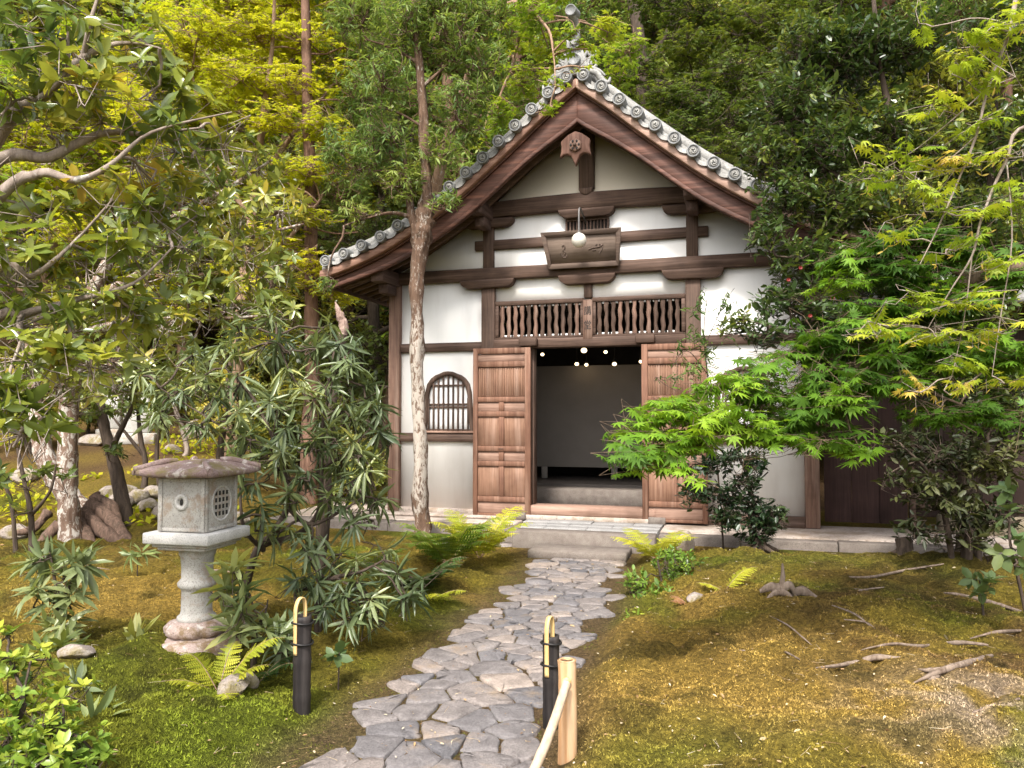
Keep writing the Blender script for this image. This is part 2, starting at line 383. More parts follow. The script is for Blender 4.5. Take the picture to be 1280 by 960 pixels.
ROOTW = bark_mat('weathered_root_wood', (.10, .068, .048), (.29, .225, .175))
# ------------------------------------------------------------------ ground
PATH = np.array([(-1.55, 1.2, .58), (-.95, 2.5, .56), (-.45, 3.57, .53), (-.37, 3.93, .53), (-.27, 4.36, .49), (-.17, 4.75, .46), (.04, 5.59, .49), (.29, 6.51, .47), (.59, 7.8, .45), (.80, 8.85, .50)])
def path_c(y): return np.interp(y, PATH[:, 1], PATH[:, 0]), np.interp(y, PATH[:, 1], PATH[:, 2])
HALL_A = math.radians(-16.4); HALL_C = np.array([1.03, 10.4, 0.25])
HU = np.array([math.cos(HALL_A), math.sin(HALL_A), 0]); HV = np.array([-math.sin(HALL_A), math.cos(HALL_A), 0])
def W(u, v, z): return HALL_C + HU * u + HV * v + np.array([0, 0, z])
def hall_uv(x, y):
    dx = x - HALL_C[0]; dy = y - HALL_C[1]
    return dx * HU[0] + dy * HU[1], dx * HV[0] + dy * HV[1]
def blob(x, y, cx, cy, rx, ry): return np.exp(-(((x - cx) / rx) ** 2 + ((y - cy) / ry) ** 2))
def gz(x, y):
    x = np.asarray(x, float); y = np.asarray(y, float)
    c, hw = path_c(np.clip(y, 1.2, 8.85)); d = np.abs(x - c) - hw; right = x > c
    u, v = hall_uv(x, y)
    bank = .75 + .5 * fbm(x, y, 1.7, 15)
    z = np.where(right, .11 * sstep(.10, .34, d * bank) + .12 * sstep(.3, 1.3, d), .05 * sstep(.25, .6, d * bank) + .10 * sstep(.4, 1.7, d))
    z = z + .13 * sstep(.2, 1.0, d) * (fbm(x, y, .9, 3) - .45) * 1.6 + .09 * sstep(.05, .6, d) * (fbm(x, y, 3.2, 5) - .5)
    z = z + .030 * (fbm(x, y, 9, 9, 3) - .5) * sstep(-.05, .3, d) + .055 * (np.minimum(np.abs(fbm(x, y, 3.2, 77, 3) - .5) * 6, 1) - .6) * sstep(.05, .5, d) * (1 - sstep(9.5, 11, y))
    z = z + .16 * (blob(x, y, -1.6, 3.95, .55, .30) + .8 * blob(x, y, -2.6, 4.5, .3, .25)) * (fbm(x, y, 5, 19) - .25)
    near = sstep(-1.05 - .9, -1.05 - .15, v) * sstep(-5, -4.2, u)              # level with the foot of the platform
    z = z * (1 - near) + near * np.where(np.abs(u) < 1.2, .02, .10)
    left = sstep(-2.6, -4.2, x)
    z = z + left * (sstep(8, 18, y) * 1.25)
    hill = np.where(x < -2.5, np.maximum(0, y - 17) * .62, np.maximum(0, y - 19.5) * .78)
    bl = sstep(-4.5, -1, x); hill = np.maximum(0, y - 17) * .62 * (1 - bl) + np.maximum(0, y - 19.0) * .80 * bl
    side = np.maximum(0, x - 9.5) * .55 + np.maximum(0, -x - 13) * .45
    z = z + np.minimum(hill + side * sstep(3, 9, y), 38) + .5 * sstep(17, 24, y) * (fbm(x, y, .35, 21) - .5)
    return z
def gcol(x, y):
    x = np.asarray(x, float); y = np.asarray(y, float)
    c, hw = path_c(np.clip(y, 1.2, 8.85)); d = np.abs(x - c) - hw; right = x > c
    gold = np.array([.36, .235, .058]); olive = np.array([.235, .185, .030]); green = np.array([.135, .170, .016]); dark = np.array([.055, .050, .012])
    brown = np.array([.150, .085, .040]); earth = np.array([.165, .110, .068]); litter = np.array([.17, .10, .055]); pale = np.array([.46, .36, .29])
    n1 = fbm(x, y, .8, 31); n2 = fbm(x, y, 2.4, 37); n3 = fbm(x, y, 6, 41)
    def L(a, b, t): return a * (1 - t[..., None]) + b * t[..., None]
    col = np.broadcast_to(olive, x.shape + (3,)).copy()
    col = L(col, gold, sstep(.42, .66, n1 * .6 + n2 * .4) * .85)
    col = L(col, green, sstep(.50, .70, fbm(x, y, 1.3, 51)) * .8)
    g = np.clip(1.3 * blob(x, y, -1.75, 4.3, .95, .75) + 1.0 * blob(x, y, -1.2, 3.6, .7, .5) + 1.0 * blob(x, y, .75, 3.45, .5, .3) + .9 * blob(x, y, 2.6, 7.6, 1.6, .55) + .5 * blob(x, y, -2.6, 5.4, 1.2, .35), 0, 1)
    col = L(col, green, g * (.55 + .45 * n2))
    gd = np.clip(1.3 * blob(x, y, 1.45, 4.5, 1.0, 1.0) + .8 * blob(x, y, -3.2, 6.6, 1.2, .7) + .8 * blob(x, y, 1.9, 4.0, .8, .5), 0, 1)
    gd = np.clip(gd + .9 * blob(x, y, -2.9, 6.0, .9, .5), 0, 1); col = L(col, gold, gd * .8)
    br = np.clip(blob(x, y, 3.0, 5.6, 1.3, 1.4) + .9 * blob(x, y, 3.0, 4.4, 1.0, .8) + .7 * blob(x, y, -4.2, 8.5, 1.5, 1.2), 0, 1)
    col = L(col, brown, br * sstep(.35, .6, n2 * .6 + n3 * .4) * .85)
    col = L(col, pale, np.clip(1.2 * blob(x, y, 2.45, 3.5, .7, .45), 0, 1) * sstep(.35, .6, n3) * .8)  # pale gravel near the right corner, bright glare painted into its colour
    col = L(col, dark, sstep(.55, .68, n3 * .5 + n2 * .5) * .6)
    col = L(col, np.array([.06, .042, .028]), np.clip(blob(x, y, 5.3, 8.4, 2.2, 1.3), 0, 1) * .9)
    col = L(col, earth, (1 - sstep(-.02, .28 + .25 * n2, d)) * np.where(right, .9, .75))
    u, v = hall_uv(x, y)
    far = sstep(10.5, 13, y)
    col = L(col, L(litter, np.array([.28, .20, .045]), sstep(.5, .66, n1)), far * .95)
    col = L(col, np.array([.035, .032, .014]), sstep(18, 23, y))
    return np.clip(col * (.72 + .56 * fbm(x, y, 14, 61, 3))[..., None], 0, 1)

def axis(lo, hi, d0, d1, fine0, fine1, fs):
    a = list(np.arange(fine0, fine1 + 1e-6, fs)); s = fs; p = fine1
    while p < hi: s *= 1.22; p += s; a.append(p)
    s = fs; p = fine0; b = []
    while p > lo: s *= 1.22; p -= s; b.append(p)
    return np.array(b[::-1] + a)
xs = axis(-95, 95, 0, 0, -5.2, 5.2, .036); ys = axis(-30, 95, 0, 0, 2.6, 9.6, .036)
X, Y = np.meshgrid(xs, ys); mb = MB()
mb.add(np.stack([X, Y, gz(X, Y)], -1).reshape(-1, 3), (np.arange((len(ys) - 1))[:, None, None] * len(xs) + np.arange(len(xs) - 1)[None, :, None] + np.array([0, 1, len(xs) + 1, len(xs)])).reshape(-1, 4))
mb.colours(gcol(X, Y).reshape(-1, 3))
m, n, b, out = mat_base('moss_ground')
c = attr(n, 'gcol', 'Color'); f = noise(n, 38, 5, .7); f2 = noise(n, 130, 3, .7)
c = mix(n, c, ramp(n, f, [(.3, (.22, .2, .16)), (.5, (.85, .85, .85)), (.72, (1.75, 1.65, 1.3))]), .85, 'MULTIPLY')
c = mix(n, c, ramp(n, f2, [(.32, (.3, .28, .25)), (.6, (1.25, 1.25, 1.2))]), .6, 'MULTIPLY')
n.links.new(c, b.inputs['Base Color']); b.inputs['Roughness'].default_value = .95; b.inputs['Specular IOR Level'].default_value = .1
ad = n.nodes.new('ShaderNodeMath'); n.links.new(f, ad.inputs[0]); n.links.new(f2, ad.inputs[1]); bump(n, b, ad.outputs[0], 1.0, .05)
tag(mb.build('ground', m, smooth=True), kind='structure')

# flagstone path: cells of a random tessellation, each an own irregular slab with chipped edges
rng = np.random.default_rng(5)
def clip(poly, a, bq, c0):            # keep a*x + b*y <= c
    o = []; nP = len(poly)
    for i in range(nP):
        p, q = poly[i], poly[(i + 1) % nP]; dp = a * p[0] + bq * p[1] - c0; dq = a * q[0] + bq * q[1] - c0
        if dp <= 0: o.append(p)
        if dp * dq < 0: t = dp / (dp - dq); o.append((p[0] + (q[0] - p[0]) * t, p[1] + (q[1] - p[1]) * t))
    return o
pts = []
for k in range(30000):
    y = rng.uniform(1.6, 9.05); cx, hw = path_c(y); x = rng.uniform(cx - hw - .35, cx + hw + .35)
    r = .115 + .11 * rng.random() ** 1.6
    if y < 4.6: r *= 1.2
    if all((x - p[0]) ** 2 + ((y - p[1]) * 1.25) ** 2 > (.5 * (r + p[2])) ** 2 * 1.5 for p in pts): pts.append((x, y, r))
mb = MB()
for i, (x, y, r) in enumerate(pts):
    cx, hw = path_c(y); e = abs(x - cx) - hw
    if e > .015 + .045 * rng.normal() or y > 8.82 or (e > -.1 and rng.random() < .05): continue
    poly = [(x - .5, y - .5), (x + .5, y - .5), (x + .5, y + .5), (x - .5, y + .5)]
    gap = rng.uniform(.002, .008); sk = rng.uniform(-.35, .35)
    for j, (x2, y2, r2) in enumerate(pts):
        if j == i or abs(x2 - x) > .8 or abs(y2 - y) > .8: continue
        dx, dy = x2 - x, y2 - y; L_ = math.hypot(dx, dy); w_ = .5 + .16 * (r - r2) / .2
        tw_ = .42 * math.sin((min(i, j) * 7.13 + max(i, j) * 3.77)) ; nx_, ny_ = dx * math.cos(tw_) - dy * math.sin(tw_), dx * math.sin(tw_) + dy * math.cos(tw_); mx_, my_ = x + dx * w_, y + dy * w_; poly = clip(poly, nx_ / L_, ny_ / L_, (mx_ * nx_ + my_ * ny_) / L_ - gap)
        if len(poly) < 3: break
    if len(poly) < 3: continue
    poly = [p for p in poly if math.hypot(p[0] - x, p[1] - y) < .45]
    q = np.array(poly)
    if len(q) < 3: continue
    for it in range(2):                 # round the corners off, then nibble the outline
        a_ = .07 if it == 0 else .25
        nx = np.roll(q, -1, 0); q = np.stack([q * (1 - a_) + nx * a_, q * a_ + nx * (1 - a_)], 1).reshape(-1, 2)
    q = q + rng.normal(0, .0045, q.shape); c0 = q.mean(0); n_ = len(q)
    tl = rng.normal(0, .007, 2); h = rng.uniform(.015, .024)
    def zz(pq, k_): return h * k_ + (pq - c0) @ tl
    o1 = c0 + (q - c0) * 1.0; o2 = c0 + (q - c0) * (1 - .010 / max(.06, np.linalg.norm(q - c0, axis=1).mean())); o3 = c0 + (q - c0) * .55
    v = np.concatenate([np.c_[o1, np.full(n_, -.03)], np.c_[o1, zz(o1, .72)], np.c_[o2, zz(o2, 1)], np.c_[o3, zz(o3, 1.02) + rng.normal(0, .0018, n_)], [[*c0, h * 1.03]]])
    f = []
    for k in range(n_):
        k2 = (k + 1) % n_
        for lv in range(3): f.append((lv * n_ + k, lv * n_ + k2, (lv + 1) * n_ + k2, (lv + 1) * n_ + k))
        f.append((3 * n_ + k, 3 * n_ + k2, 4 * n_))
    mb.add(v, f, rng.random())
for (px, py, s_) in ((673, 727, 1.0), (632, 681, 1.2), (500, 742, .5)):                  # loose stones beside it
    p = G(px, py, .03); a_ = np.arange(9) * 2 * math.pi / 9; rr = .12 * s_ * (1 + rng.normal(0, .12, 9))
    v = np.concatenate([np.c_[p[0] + rr * np.cos(a_), p[1] + .8 * rr * np.sin(a_), np.full(9, -.02 + p[2] - .03)], np.c_[p[0] + .93 * rr * np.cos(a_), p[1] + .75 * rr * np.sin(a_), np.full(9, .045 + p[2] - .03)]])
    mb.add(v, [(k, (k + 1) % 9, 9 + (k + 1) % 9, 9 + k) for k in range(9)] + [tuple(range(9, 18))], rng.random())
m, n, b, out = mat_base('flagstone')
c = ramp(n, attr(n, 'tint'), [(0, (.155, .152, .162)), (.22, (.26, .228, .212)), (.45, (.20, .192, .20)), (.6, (.305, .258, .23)), (.8, (.23, .21, .205)), (1, (.385, .32, .275))])
a_ = noise(n, 7, 6, .7); f = noise(n, 70, 4, .65)
c = mix(n, c, ramp(n, a_, [(.3, (.46, .45, .45)), (.7, (1.05, 1.04, 1.03))]), .95, 'MULTIPLY'); c = mix(n, c, ramp(n, f, [(.35, (.5, .5, .5)), (.6, (1.1, 1.1, 1.1))]), .55, 'MULTIPLY')
c = mix(n, c, (.20, .13, .06), ramp(n, noise(n, 3.5, 6, .7), [(.56, (0, 0, 0)), (.7, (.55, .55, .55))]))
n.links.new(c, b.inputs['Base Color']); b.inputs['Roughness'].default_value = .62; b.inputs['Specular IOR Level'].default_value = .35
ad = n.nodes.new('ShaderNodeMath'); n.links.new(a_, ad.inputs[0]); n.links.new(f, ad.inputs[1]); bump(n, b, ad.outputs[0], .7, .012)
FLAG = m
tag(mb.build('stone_path', FLAG, smooth=False), kind='structure')

# ------------------------------------------------------------------ stone platform, paving, step (hall coordinates)
plat = thing('platform', None, None, HALL_C, HALL_A); plat['kind'] = 'structure'
mb = MB()
edges = [-4.6, -3.6, -2.5, -1.6, -.705]                                         # rim stones left of the paving
for a_, b_ in zip(edges[:-1], edges[1:]): mb.box(a_ + .006, b_ - .006, -.95 + rng.normal(0, .012), -.65, -.42, -.045 + rng.normal(0, .004))
edges = [1.02, 1.95, 3.0, 4.05, 4.9]
for a_, b_ in zip(edges[:-1], edges[1:]): mb.box(a_ + .006, b_ - .006, -1.0 + rng.normal(0, .012), -.80, -.42, -.05 + rng.normal(0, .004))
o = mb.build('rim_stones', KERB, plat, bevel=.012)
mb = MB(); mb.box(-4.6, -.86, -.645, .3, -.42, -.04); mb.box(-3.2, -1.0, -.30, -.06, -.035, .0); mb.box(1.025, 4.9, -.795, .3, -.42, -.035); mb.box(-4.6, -3.0, .3, 4, -.42, -.045)
mb.build('platform_top', PLAT, plat, bevel=.008)
mb = MB(); mb.box(-.70, 1.012, -1.27, -.98, -.42, -.03); mb.build('paving_kerb', KERB, plat, bevel=.012)
mb = MB()
rows = [(-.975, -.74), (-.735, -.47), (-.465, -.20), (-.195, -.07)]
mb.box(-.72, 1.01, -.974, -.06, -.42, -.045)
for k, (a_, b_) in enumerate(rows):
    u = -.70 - .045 * k
    while u < 1.0:
        wd = rng.uniform(.30, .62); u2 = min(u + wd, 1.012)
        if 1.012 - u2 < .12: u2 = 1.012
        mb.box(u + .004, u2 - .004, a_, b_, -.044, -.022 + rng.normal(0, .0025), rng.random()); u = u2
mb.build('paving_slabs', PAVE, plat, bevel=.004)
st = thing('stone_step', 'long flat granite step slab at the end of the flagstone path', 'step', W(.19, -1.53, -.265), HALL_A)
mb = MB(); ax = np.linspace(-.56, .56, 9)
fr = [(x, -.24 - .012 * math.sin((x + .7) * 3)) for x in ax]; bk = [(x, .245) for x in ax[::-1]]
ol = fr + bk; n_ = len(ol)
mb.add([(x, y, 0) for x, y in ol] + [(x, y, .105) for x, y in ol], [tuple(range(n_ - 1, -1, -1)), tuple(range(n_, 2 * n_))] + [(i, (i + 1) % n_, n_ + (i + 1) % n_, n_ + i) for i in range(n_)])
mb.build('slab', KERB, st, bevel=.012)

# ------------------------------------------------------------------ the hall
hall = thing('temple_hall', 'white plastered timber hall with a grey tiled gable roof and open panelled doors', 'temple hall', HALL_C, HALL_A)
def part(name, mat, parent=hall, bevel=.006, smooth=False, fn=None):
    mb = MB(); fn(mb); return mb.build(name, mat, parent, smooth, bevel)
def hbox(name, mat, *bx, parent=hall, bevel=.006): return part(name, mat, parent, bevel, False, lambda q: q.box(*bx))
def hthing(name, label, cat, u, v, z, group=None): return thing(name, label, cat, W(u, v, z), HALL_A, group)
UD = np.array([0, .4, .8, 1.3, 1.63, 2.14, 2.67, 3.15, 3.66]); ZD = np.array([5.77, 5.46, 5.115, 4.705, 4.45, 4.115, 3.82, 3.63, 3.475])
_pu, _pz = spline(np.c_[UD, ZD], np.zeros(len(UD)), 6)[0].T
def zd(u): return np.interp(np.abs(u), _pu, _pz)                           # line of the tile ends along the verge
US = np.linspace(0, 3.66, 34)
DEPTH = 7.6
# plaster
def bay(u0, u1, z0, z1):
    return lambda q: q.box(u0, u1, .03, .14, z0, z1)
part('wall', PLASTER, bevel=0, fn=bay(-2.85, -1.415, .0, 3.34)); part('wall', PLASTER, bevel=0, fn=bay(1.415, 2.85, .0, 3.34))
part('wall', PLASTER, bevel=0, fn=bay(-1.41, 1.41, 2.94, 3.34))
gz_ = [(u, zd(u) - .30) for u in np.linspace(-2.93, 2.93, 41)]
part('gable_wall', PLASTER, bevel=0, fn=lambda q: q.prism([(2.93, 3.345), (-2.93, 3.345)] + gz_, .032, .14))
part('gable_peak_wall', GABLE_PL, bevel=0, fn=lambda q: q.prism([(1.45, 4.36), (-1.45, 4.36)] + [(u, zd(u) - .32) for u in np.linspace(-1.45, 1.45, 21)], .024, .0315))  # thin sheet over the gable peak that carries the painted roof shade
def sidewalls(q):
    q.box(-2.92, -2.80, .145, DEPTH - .5, 0, 3.6); q.box(2.80, 2.92, .145, DEPTH - .5, 0, 3.6); q.box(-2.79, 2.79, DEPTH - .6, DEPTH - .5, 0, 4.6)
part('wall', PLASTER, bevel=0, fn=sidewalls)
# frame
for u in (-2.85, 2.82): hbox('corner_post', POST_W, u - .085, u + .085, -.055, .145, -.03, 3.275)
for u in (-1.415, 1.40): hbox('post', BEAM_Z, u - .095, u + .095, -.05, .15, -.03, 3.275)
for u in (-1.415, 1.395): hbox('upper_post', BEAM_Z, u - .075, u + .075, -.045, .15, 3.45, 4.13)
hbox('tie_beam', BEAM_X, -2.99, 2.98, -.085, .155, 3.28, 3.445)
for a_, b_ in ((-1.62, -.3), (.3, 1.60)): hbox('wall_rail', BEAM_X, a_, b_, -.03, .06, 3.71, 3.845)
hbox('wall_rail', BEAM_X, -2.764, -1.512, -.022, .06, 2.285, 2.41); hbox('wall_rail', BEAM_X, 1.497, 2.734, -.022, .06, 2.285, 2.41)
hbox('wall_rail', BEAM_X, -2.764, -1.30, -.024, .06, .995, 1.12); hbox('wall_rail', BEAM_X, 1.30, 2.734, -.024, .06, .995, 1.12)
hbox('ground_sill', PLAT, -2.763, -1.512, -.03, .13, -.06, .055); hbox('ground_sill', BEAM_X, 1.497, 2.733, -.03, .13, -.06, .105)
ur = np.linspace(-1.72, 1.72, 21)
part('rainbow_beam', BEAM_X, fn=lambda q: q.ribbon(ur, 4.185 - .055 * (ur / 1.72) ** 2, 4.40 - .055 * (ur / 1.72) ** 2, -.10, .16))
def boat(u0, hw, zt, h, y0=-.11, y1=.16):                                    # boat shaped bracket arm
    a_ = np.linspace(0, math.pi / 2, 7)
    lo = [(u0 - hw + .14 * (1 - math.cos(t)) * 1.0, zt - h * math.sin(t)) for t in a_]
    hi = [(u0 + hw - .14 * (1 - math.cos(t)), zt - h * math.sin(t)) for t in a_[::-1]]
    return lambda q: q.prism([(u0 - hw, zt)] + lo + hi + [(u0 + hw, zt)], y0, y1)
for u, hw, zt, h in ((-1.42, .40, 3.277, .115), (1.40, .395, 3.277, .125), (0, .39, 3.277, .125), (-1.415, .38, 4.135, .115), (1.395, .38, 4.135, .115), (0, .385, 4.18, .12)):
    part('bracket_arm', BEAM_X, fn=boat(u, hw, zt, h))
hbox('strut', BEAM_Z, -.045, .065, -.04, .1, 2.965, 3.155)
# king post with a carved foot
def king(q):
    q.box(-.105, .105, -.07, .12, 4.46, 5.3); q.box(-.085, .085, -.06, .11, 4.41, 4.459)
part('king_post', BEAM_Z, fn=king)
def foot(q):
    a_ = np.linspace(0, math.pi, 11)
    q.prism([(-.10 * math.cos(t), 4.455 - .09 * math.sin(t)) for t in a_], -.115, -.075)
part('carved_foot', BEAM_Z, fn=foot)
# transom with wavy slats over the door
for u0, u1 in ((-1.31, -.045), (.065, 1.30)):
    fr = part('transom', BEAM_X, fn=lambda q: [q.box(u0, u1, -.045, .1, 2.905, 2.965), q.box(u0, u1, -.03, .1, 2.432, 2.462), q.box(u0, u0 + .05, -.04, .1, 2.464, 2.903), q.box(u1 - .05, u1, -.04, .1, 2.464, 2.903)])
    mbp = MB(); k = 0
    for x in np.arange(u0 + .085, u1 - .06, .062):
        mbp.box(x - .016, x + .016, -.012, .02, 2.463, 2.49 + .0); mbp.box(x - .016, x + .016, -.012, .02, 2.88, 2.904)
    mbp.build('slat_end_blocks', SHOJI, fr)
    N_ = 12
    for k in range(N_):
        x0 = u0 + .1 + (u1 - u0 - .2) * k / (N_ - 1); zz_ = np.linspace(2.463, 2.904, 23); ph = rng.uniform(0, 6.3)
        def slat(q):
            cx = x0 + .0042 * np.sin(zz_ * 34 + ph); wv = .025 + .004 * np.sin(zz_ * 25 + ph * 2); n_ = len(zz_); v = []
            for y in (-.028, .012): v += [(a - b_, y, z) for a, b_, z in zip(cx, wv, zz_)] + [(a + b_, y, z) for a, b_, z in zip(cx, wv, zz_)]
            f = []
            for i in range(n_ - 1):
                f += [(i, n_ + i, n_ + i + 1, i + 1), (2 * n_ + i, 2 * n_ + i + 1, 3 * n_ + i + 1, 3 * n_ + i), (i, i + 1, 2 * n_ + i + 1, 2 * n_ + i), (n_ + i, 3 * n_ + i, 3 * n_ + i + 1, n_ + i + 1)]
            q.add(v, f)
        part('wavy_slat', BEAM_Z if rng.random() < .7 else POST_W, fr, 0, fn=slat)
lintel = hbox('lintel', BEAM_X, -1.318, 1.303, -.075, .13, 2.30, 2.43)
for u in (-.80, .79):
    hbox('pivot_block', BEAM_X, u - .125, u + .125, -.20, -.077, 2.315, 2.425, parent=lintel, bevel=.012)
# doorway jambs, threshold
for u in (-.775, .765): hbox('door_jamb', BEAM_Z, u - .03, u + .03, -.045, .12, .155, 2.299)
hbox('threshold', DOOR_X, -.90, .90, -.17, .14, .03, .152, bevel=.01)
hbox('threshold_stone', PLAT, -1.0, 1.0, -.20, .15, -.05, .028, bevel=.012)
for u in (-.93, .93): hbox('pivot_stone', KERB, u - .11, u + .11, -.235, -.205, -.04, .06, bevel=.01)
# two open door leaves lying back against the wall
def door_leaf(u0, hinge_right):
    wd = .825; y0, y1 = -.185, -.125; H = lambda p: 2.30 - (p - 25) / 880 * 2.335
    m_ = lambda s: (u0 + s) if hinge_right else (u0 + wd - s)
    def bx(q, s0, s1, p0, p1, ya=y0, yb=y1):
        a_, b_ = sorted((m_(s0), m_(s1))); q.box(a_, b_, ya, yb, H(p1), H(p0))
    def stiles(q):
        bx(q, 0, .066, 25, 895); bx(q, .745, wd, 25, 900)
        for p0, p1 in ((25, 55), (95, 124), (279, 306), (354, 382), (534, 562), (612, 638), (794, 822), (880, 895)): bx(q, .067, .744, p0, p1, y0 + .008)
        for p0, p1 in ((307, 353), (383, 533), (563, 611), (639, 793)): bx(q, .372, .445, p0, p1, y0 + .010)
    d = part('door', DOOR_F, hall, .004, fn=stiles)
    P_ = y0 + .030
    for p0, p1 in ((56, 94), (823, 879)): part('panel', DOOR_X, d, .002, fn=lambda q: bx(q, .067, .744, p0, p1, P_, y1))
    def ribs(q):
        bx(q, .067, .744, 125, 278, P_ + .008, y1)
        for k in range(21): s = .085 + k * .0322; bx(q, s - .009, s + .009, 128, 276, P_ - .006, P_ + .007)
    part('ribbed_panel', DOOR_Z, d, .002, fn=ribs)
    for p0, p1 in ((307, 353), (383, 533), (563, 611), (639, 793)):
        for s0, s1 in ((.067, .371), (.446, .744)):
            part('panel', DOOR_Z if p1 - p0 > 60 else DOOR_X, d, .002, fn=lambda q: bx(q, s0, s1, p0, p1, P_, y1))
    mbk = MB(); cx = m_(.408); cz = H(548)
    mbk.tube([(cx - .03, y0 - .004, cz), (cx - .02, y0 - .022, cz), (cx + .02, y0 - .022, cz), (cx + .03, y0 - .004, cz)], .006, 6); mbk.build('latch', IRON, d)
door_leaf(-1.585, True); door_leaf(.742, False)
# bell shaped windows
def bell(cu, scale=1.0):
    pr = [(.0, 2.0), (.06, 1.995), (.13, 1.965), (.19, 1.945), (.255, 1.90), (.315, 1.82), (.345, 1.70), (.36, 1.5), (.375, 1.3), (.40, 1.125)]
    r = [(cu + x, z) for x, z in pr]; l = [(cu - x, z) for x, z in pr[1:]]
    return l[::-1] + r
def bell_window(cu):
    ol = bell(cu); inner = [(cu + (x - cu) * .86, 1.125 + (z - 1.125) * .935) for x, z in ol]
    def fr(q):
        n_ = len(ol); v = []
        for y in (-.035, .028): v += [(x, y, z) for x, z in ol] + [(x, y, z) for x, z in inner]
        f = []
        for i in range(n_ - 1):
            f += [(i, n_ + i, n_ + i + 1, i + 1), (i, i + 1, 2 * n_ + i + 1, 2 * n_ + i), (n_ + i, 3 * n_ + i, 3 * n_ + i + 1, n_ + i + 1)]
        q.add(v, f)
    wn = part('window', BEAM_Z, hall, 0, fn=fr)
    part('paper_pane', SHOJI, wn, 0, fn=lambda q: q.prism(inner[::-1], .012, .029))
    ix = np.array([p[0] for p in inner]); iz = np.array([p[1] for p in inner]); h_ = len(ol) // 2
    for k in range(9):
        x = cu - .30 + k * .075
        zt = np.interp(abs(x - cu), (ix[h_:] - cu), iz[h_:])
        hbox('bar', BEAM_Z, x - .011, x + .011, -.022, .006, 1.127, zt, parent=wn, bevel=.002)
    for z in (1.165, 1.49, 1.53, 1.80):
        hw = np.interp(-z, -iz[h_:], ix[h_:] - cu); hbox('cross_bar', BEAM_X, cu - hw, cu + hw, -.010, .010, z - .011, z + .011, parent=wn, bevel=.002)
    hbox('sill', DOOR_X, cu - .41, cu + .41, -.045, .028, 1.121, 1.152, parent=wn, bevel=.003)
bell_window(-2.02); bell_window(2.02)
# small barred vent above the plaque
vw = part('vent_window', BEAM_X, fn=lambda q: [q.box(-.30, .30, -.03, .05, 4.03, 4.06), q.box(-.30, -.275, -.03, .05, 3.72, 4.028), q.box(.275, .30, -.03, .05, 3.72, 4.028)])
hbox('vent_back', DARKIN, -.274, .274, .022, .05, 3.72, 4.029, parent=vw, bevel=0)
for k in range(11):
    x = -.235 + k * .047; hbox('bar', BEAM_Z, x - .011, x + .011, -.018, .012, 3.72, 4.029, parent=vw, bevel=0)
# roof: verge boards
for s, mt, mt2 in ((-1, BARGE_L, BARGE_TL), (1, BARGE_R, BARGE_TR)):
    z0 = zd(US); lo_ = .50 + .11 * (1 - sstep(0, .9, US)) - .15 * sstep(1.3, 3.5, US)
    part('bargeboard', mt, bevel=.004, fn=lambda q: [q.ribbon(s * US, z0 - lo_, z0 - .205, -.66, -.58), q.ribbon(s * US, z0 - lo_ - .012, z0 - lo_ + .045, -.685, -.661), q.ribbon(s * US, z0 - .235, z0 - .2, -.70, -.661)])
    part('verge_board', mt2, bevel=.006, fn=lambda q: q.ribbon(s * US, z0 - .20, z0 - .085, -.775, -.62))
    part('inner_bargeboard', BEAM_X, bevel=.004, fn=lambda q: q.ribbon(s * US[:-1], z0[:-1] - lo_[:-1] + .06, z0[:-1] - .24, -.32, -.26))
    part('soffit', BEAM_Y, bevel=0, fn=lambda q: q.ribbon(s * US, z0 - .215, z0 - .185, -.615, DEPTH))
    for v in np.arange(-.46, DEPTH - .2, .235):
        part('rafter', BEAM_X, bevel=0, fn=lambda q: q.ribbon(s * US[2:-1], z0[2:-1] - .30, z0[2:-1] - .217, v - .034, v + .034))
    part('eave_board', BEAM_Y, bevel=.004, fn=lambda q: q.box(*sorted((s * 3.60, s * 3.655)), -.575, DEPTH, zd(3.63) - .30, zd(3.63) - .216))
    # purlins with stubby ends carried on brackets
    for u, zt in ((2.86, zd(2.86) - .305), (1.42, zd(1.42) - .32)):
        pr = part('purlin', BEAM_Y, bevel=.008, fn=lambda q: q.box(s * u - .095, s * u + .095, -.60, DEPTH - .2, zt - .19, zt))
        part('purlin_bracket', BEAM_Y, pr, .01, fn=lambda q: q.box(s * u - .075, s * u + .075, -.40, -.115, zt - .33, zt - .192))
        if u < 2: part('bracket_arm', BEAM_Z, bevel=.006, fn=lambda q: q.box(s * u - .09, s * u + .09, -.09, .15, 4.40 - .05, zt - .191))
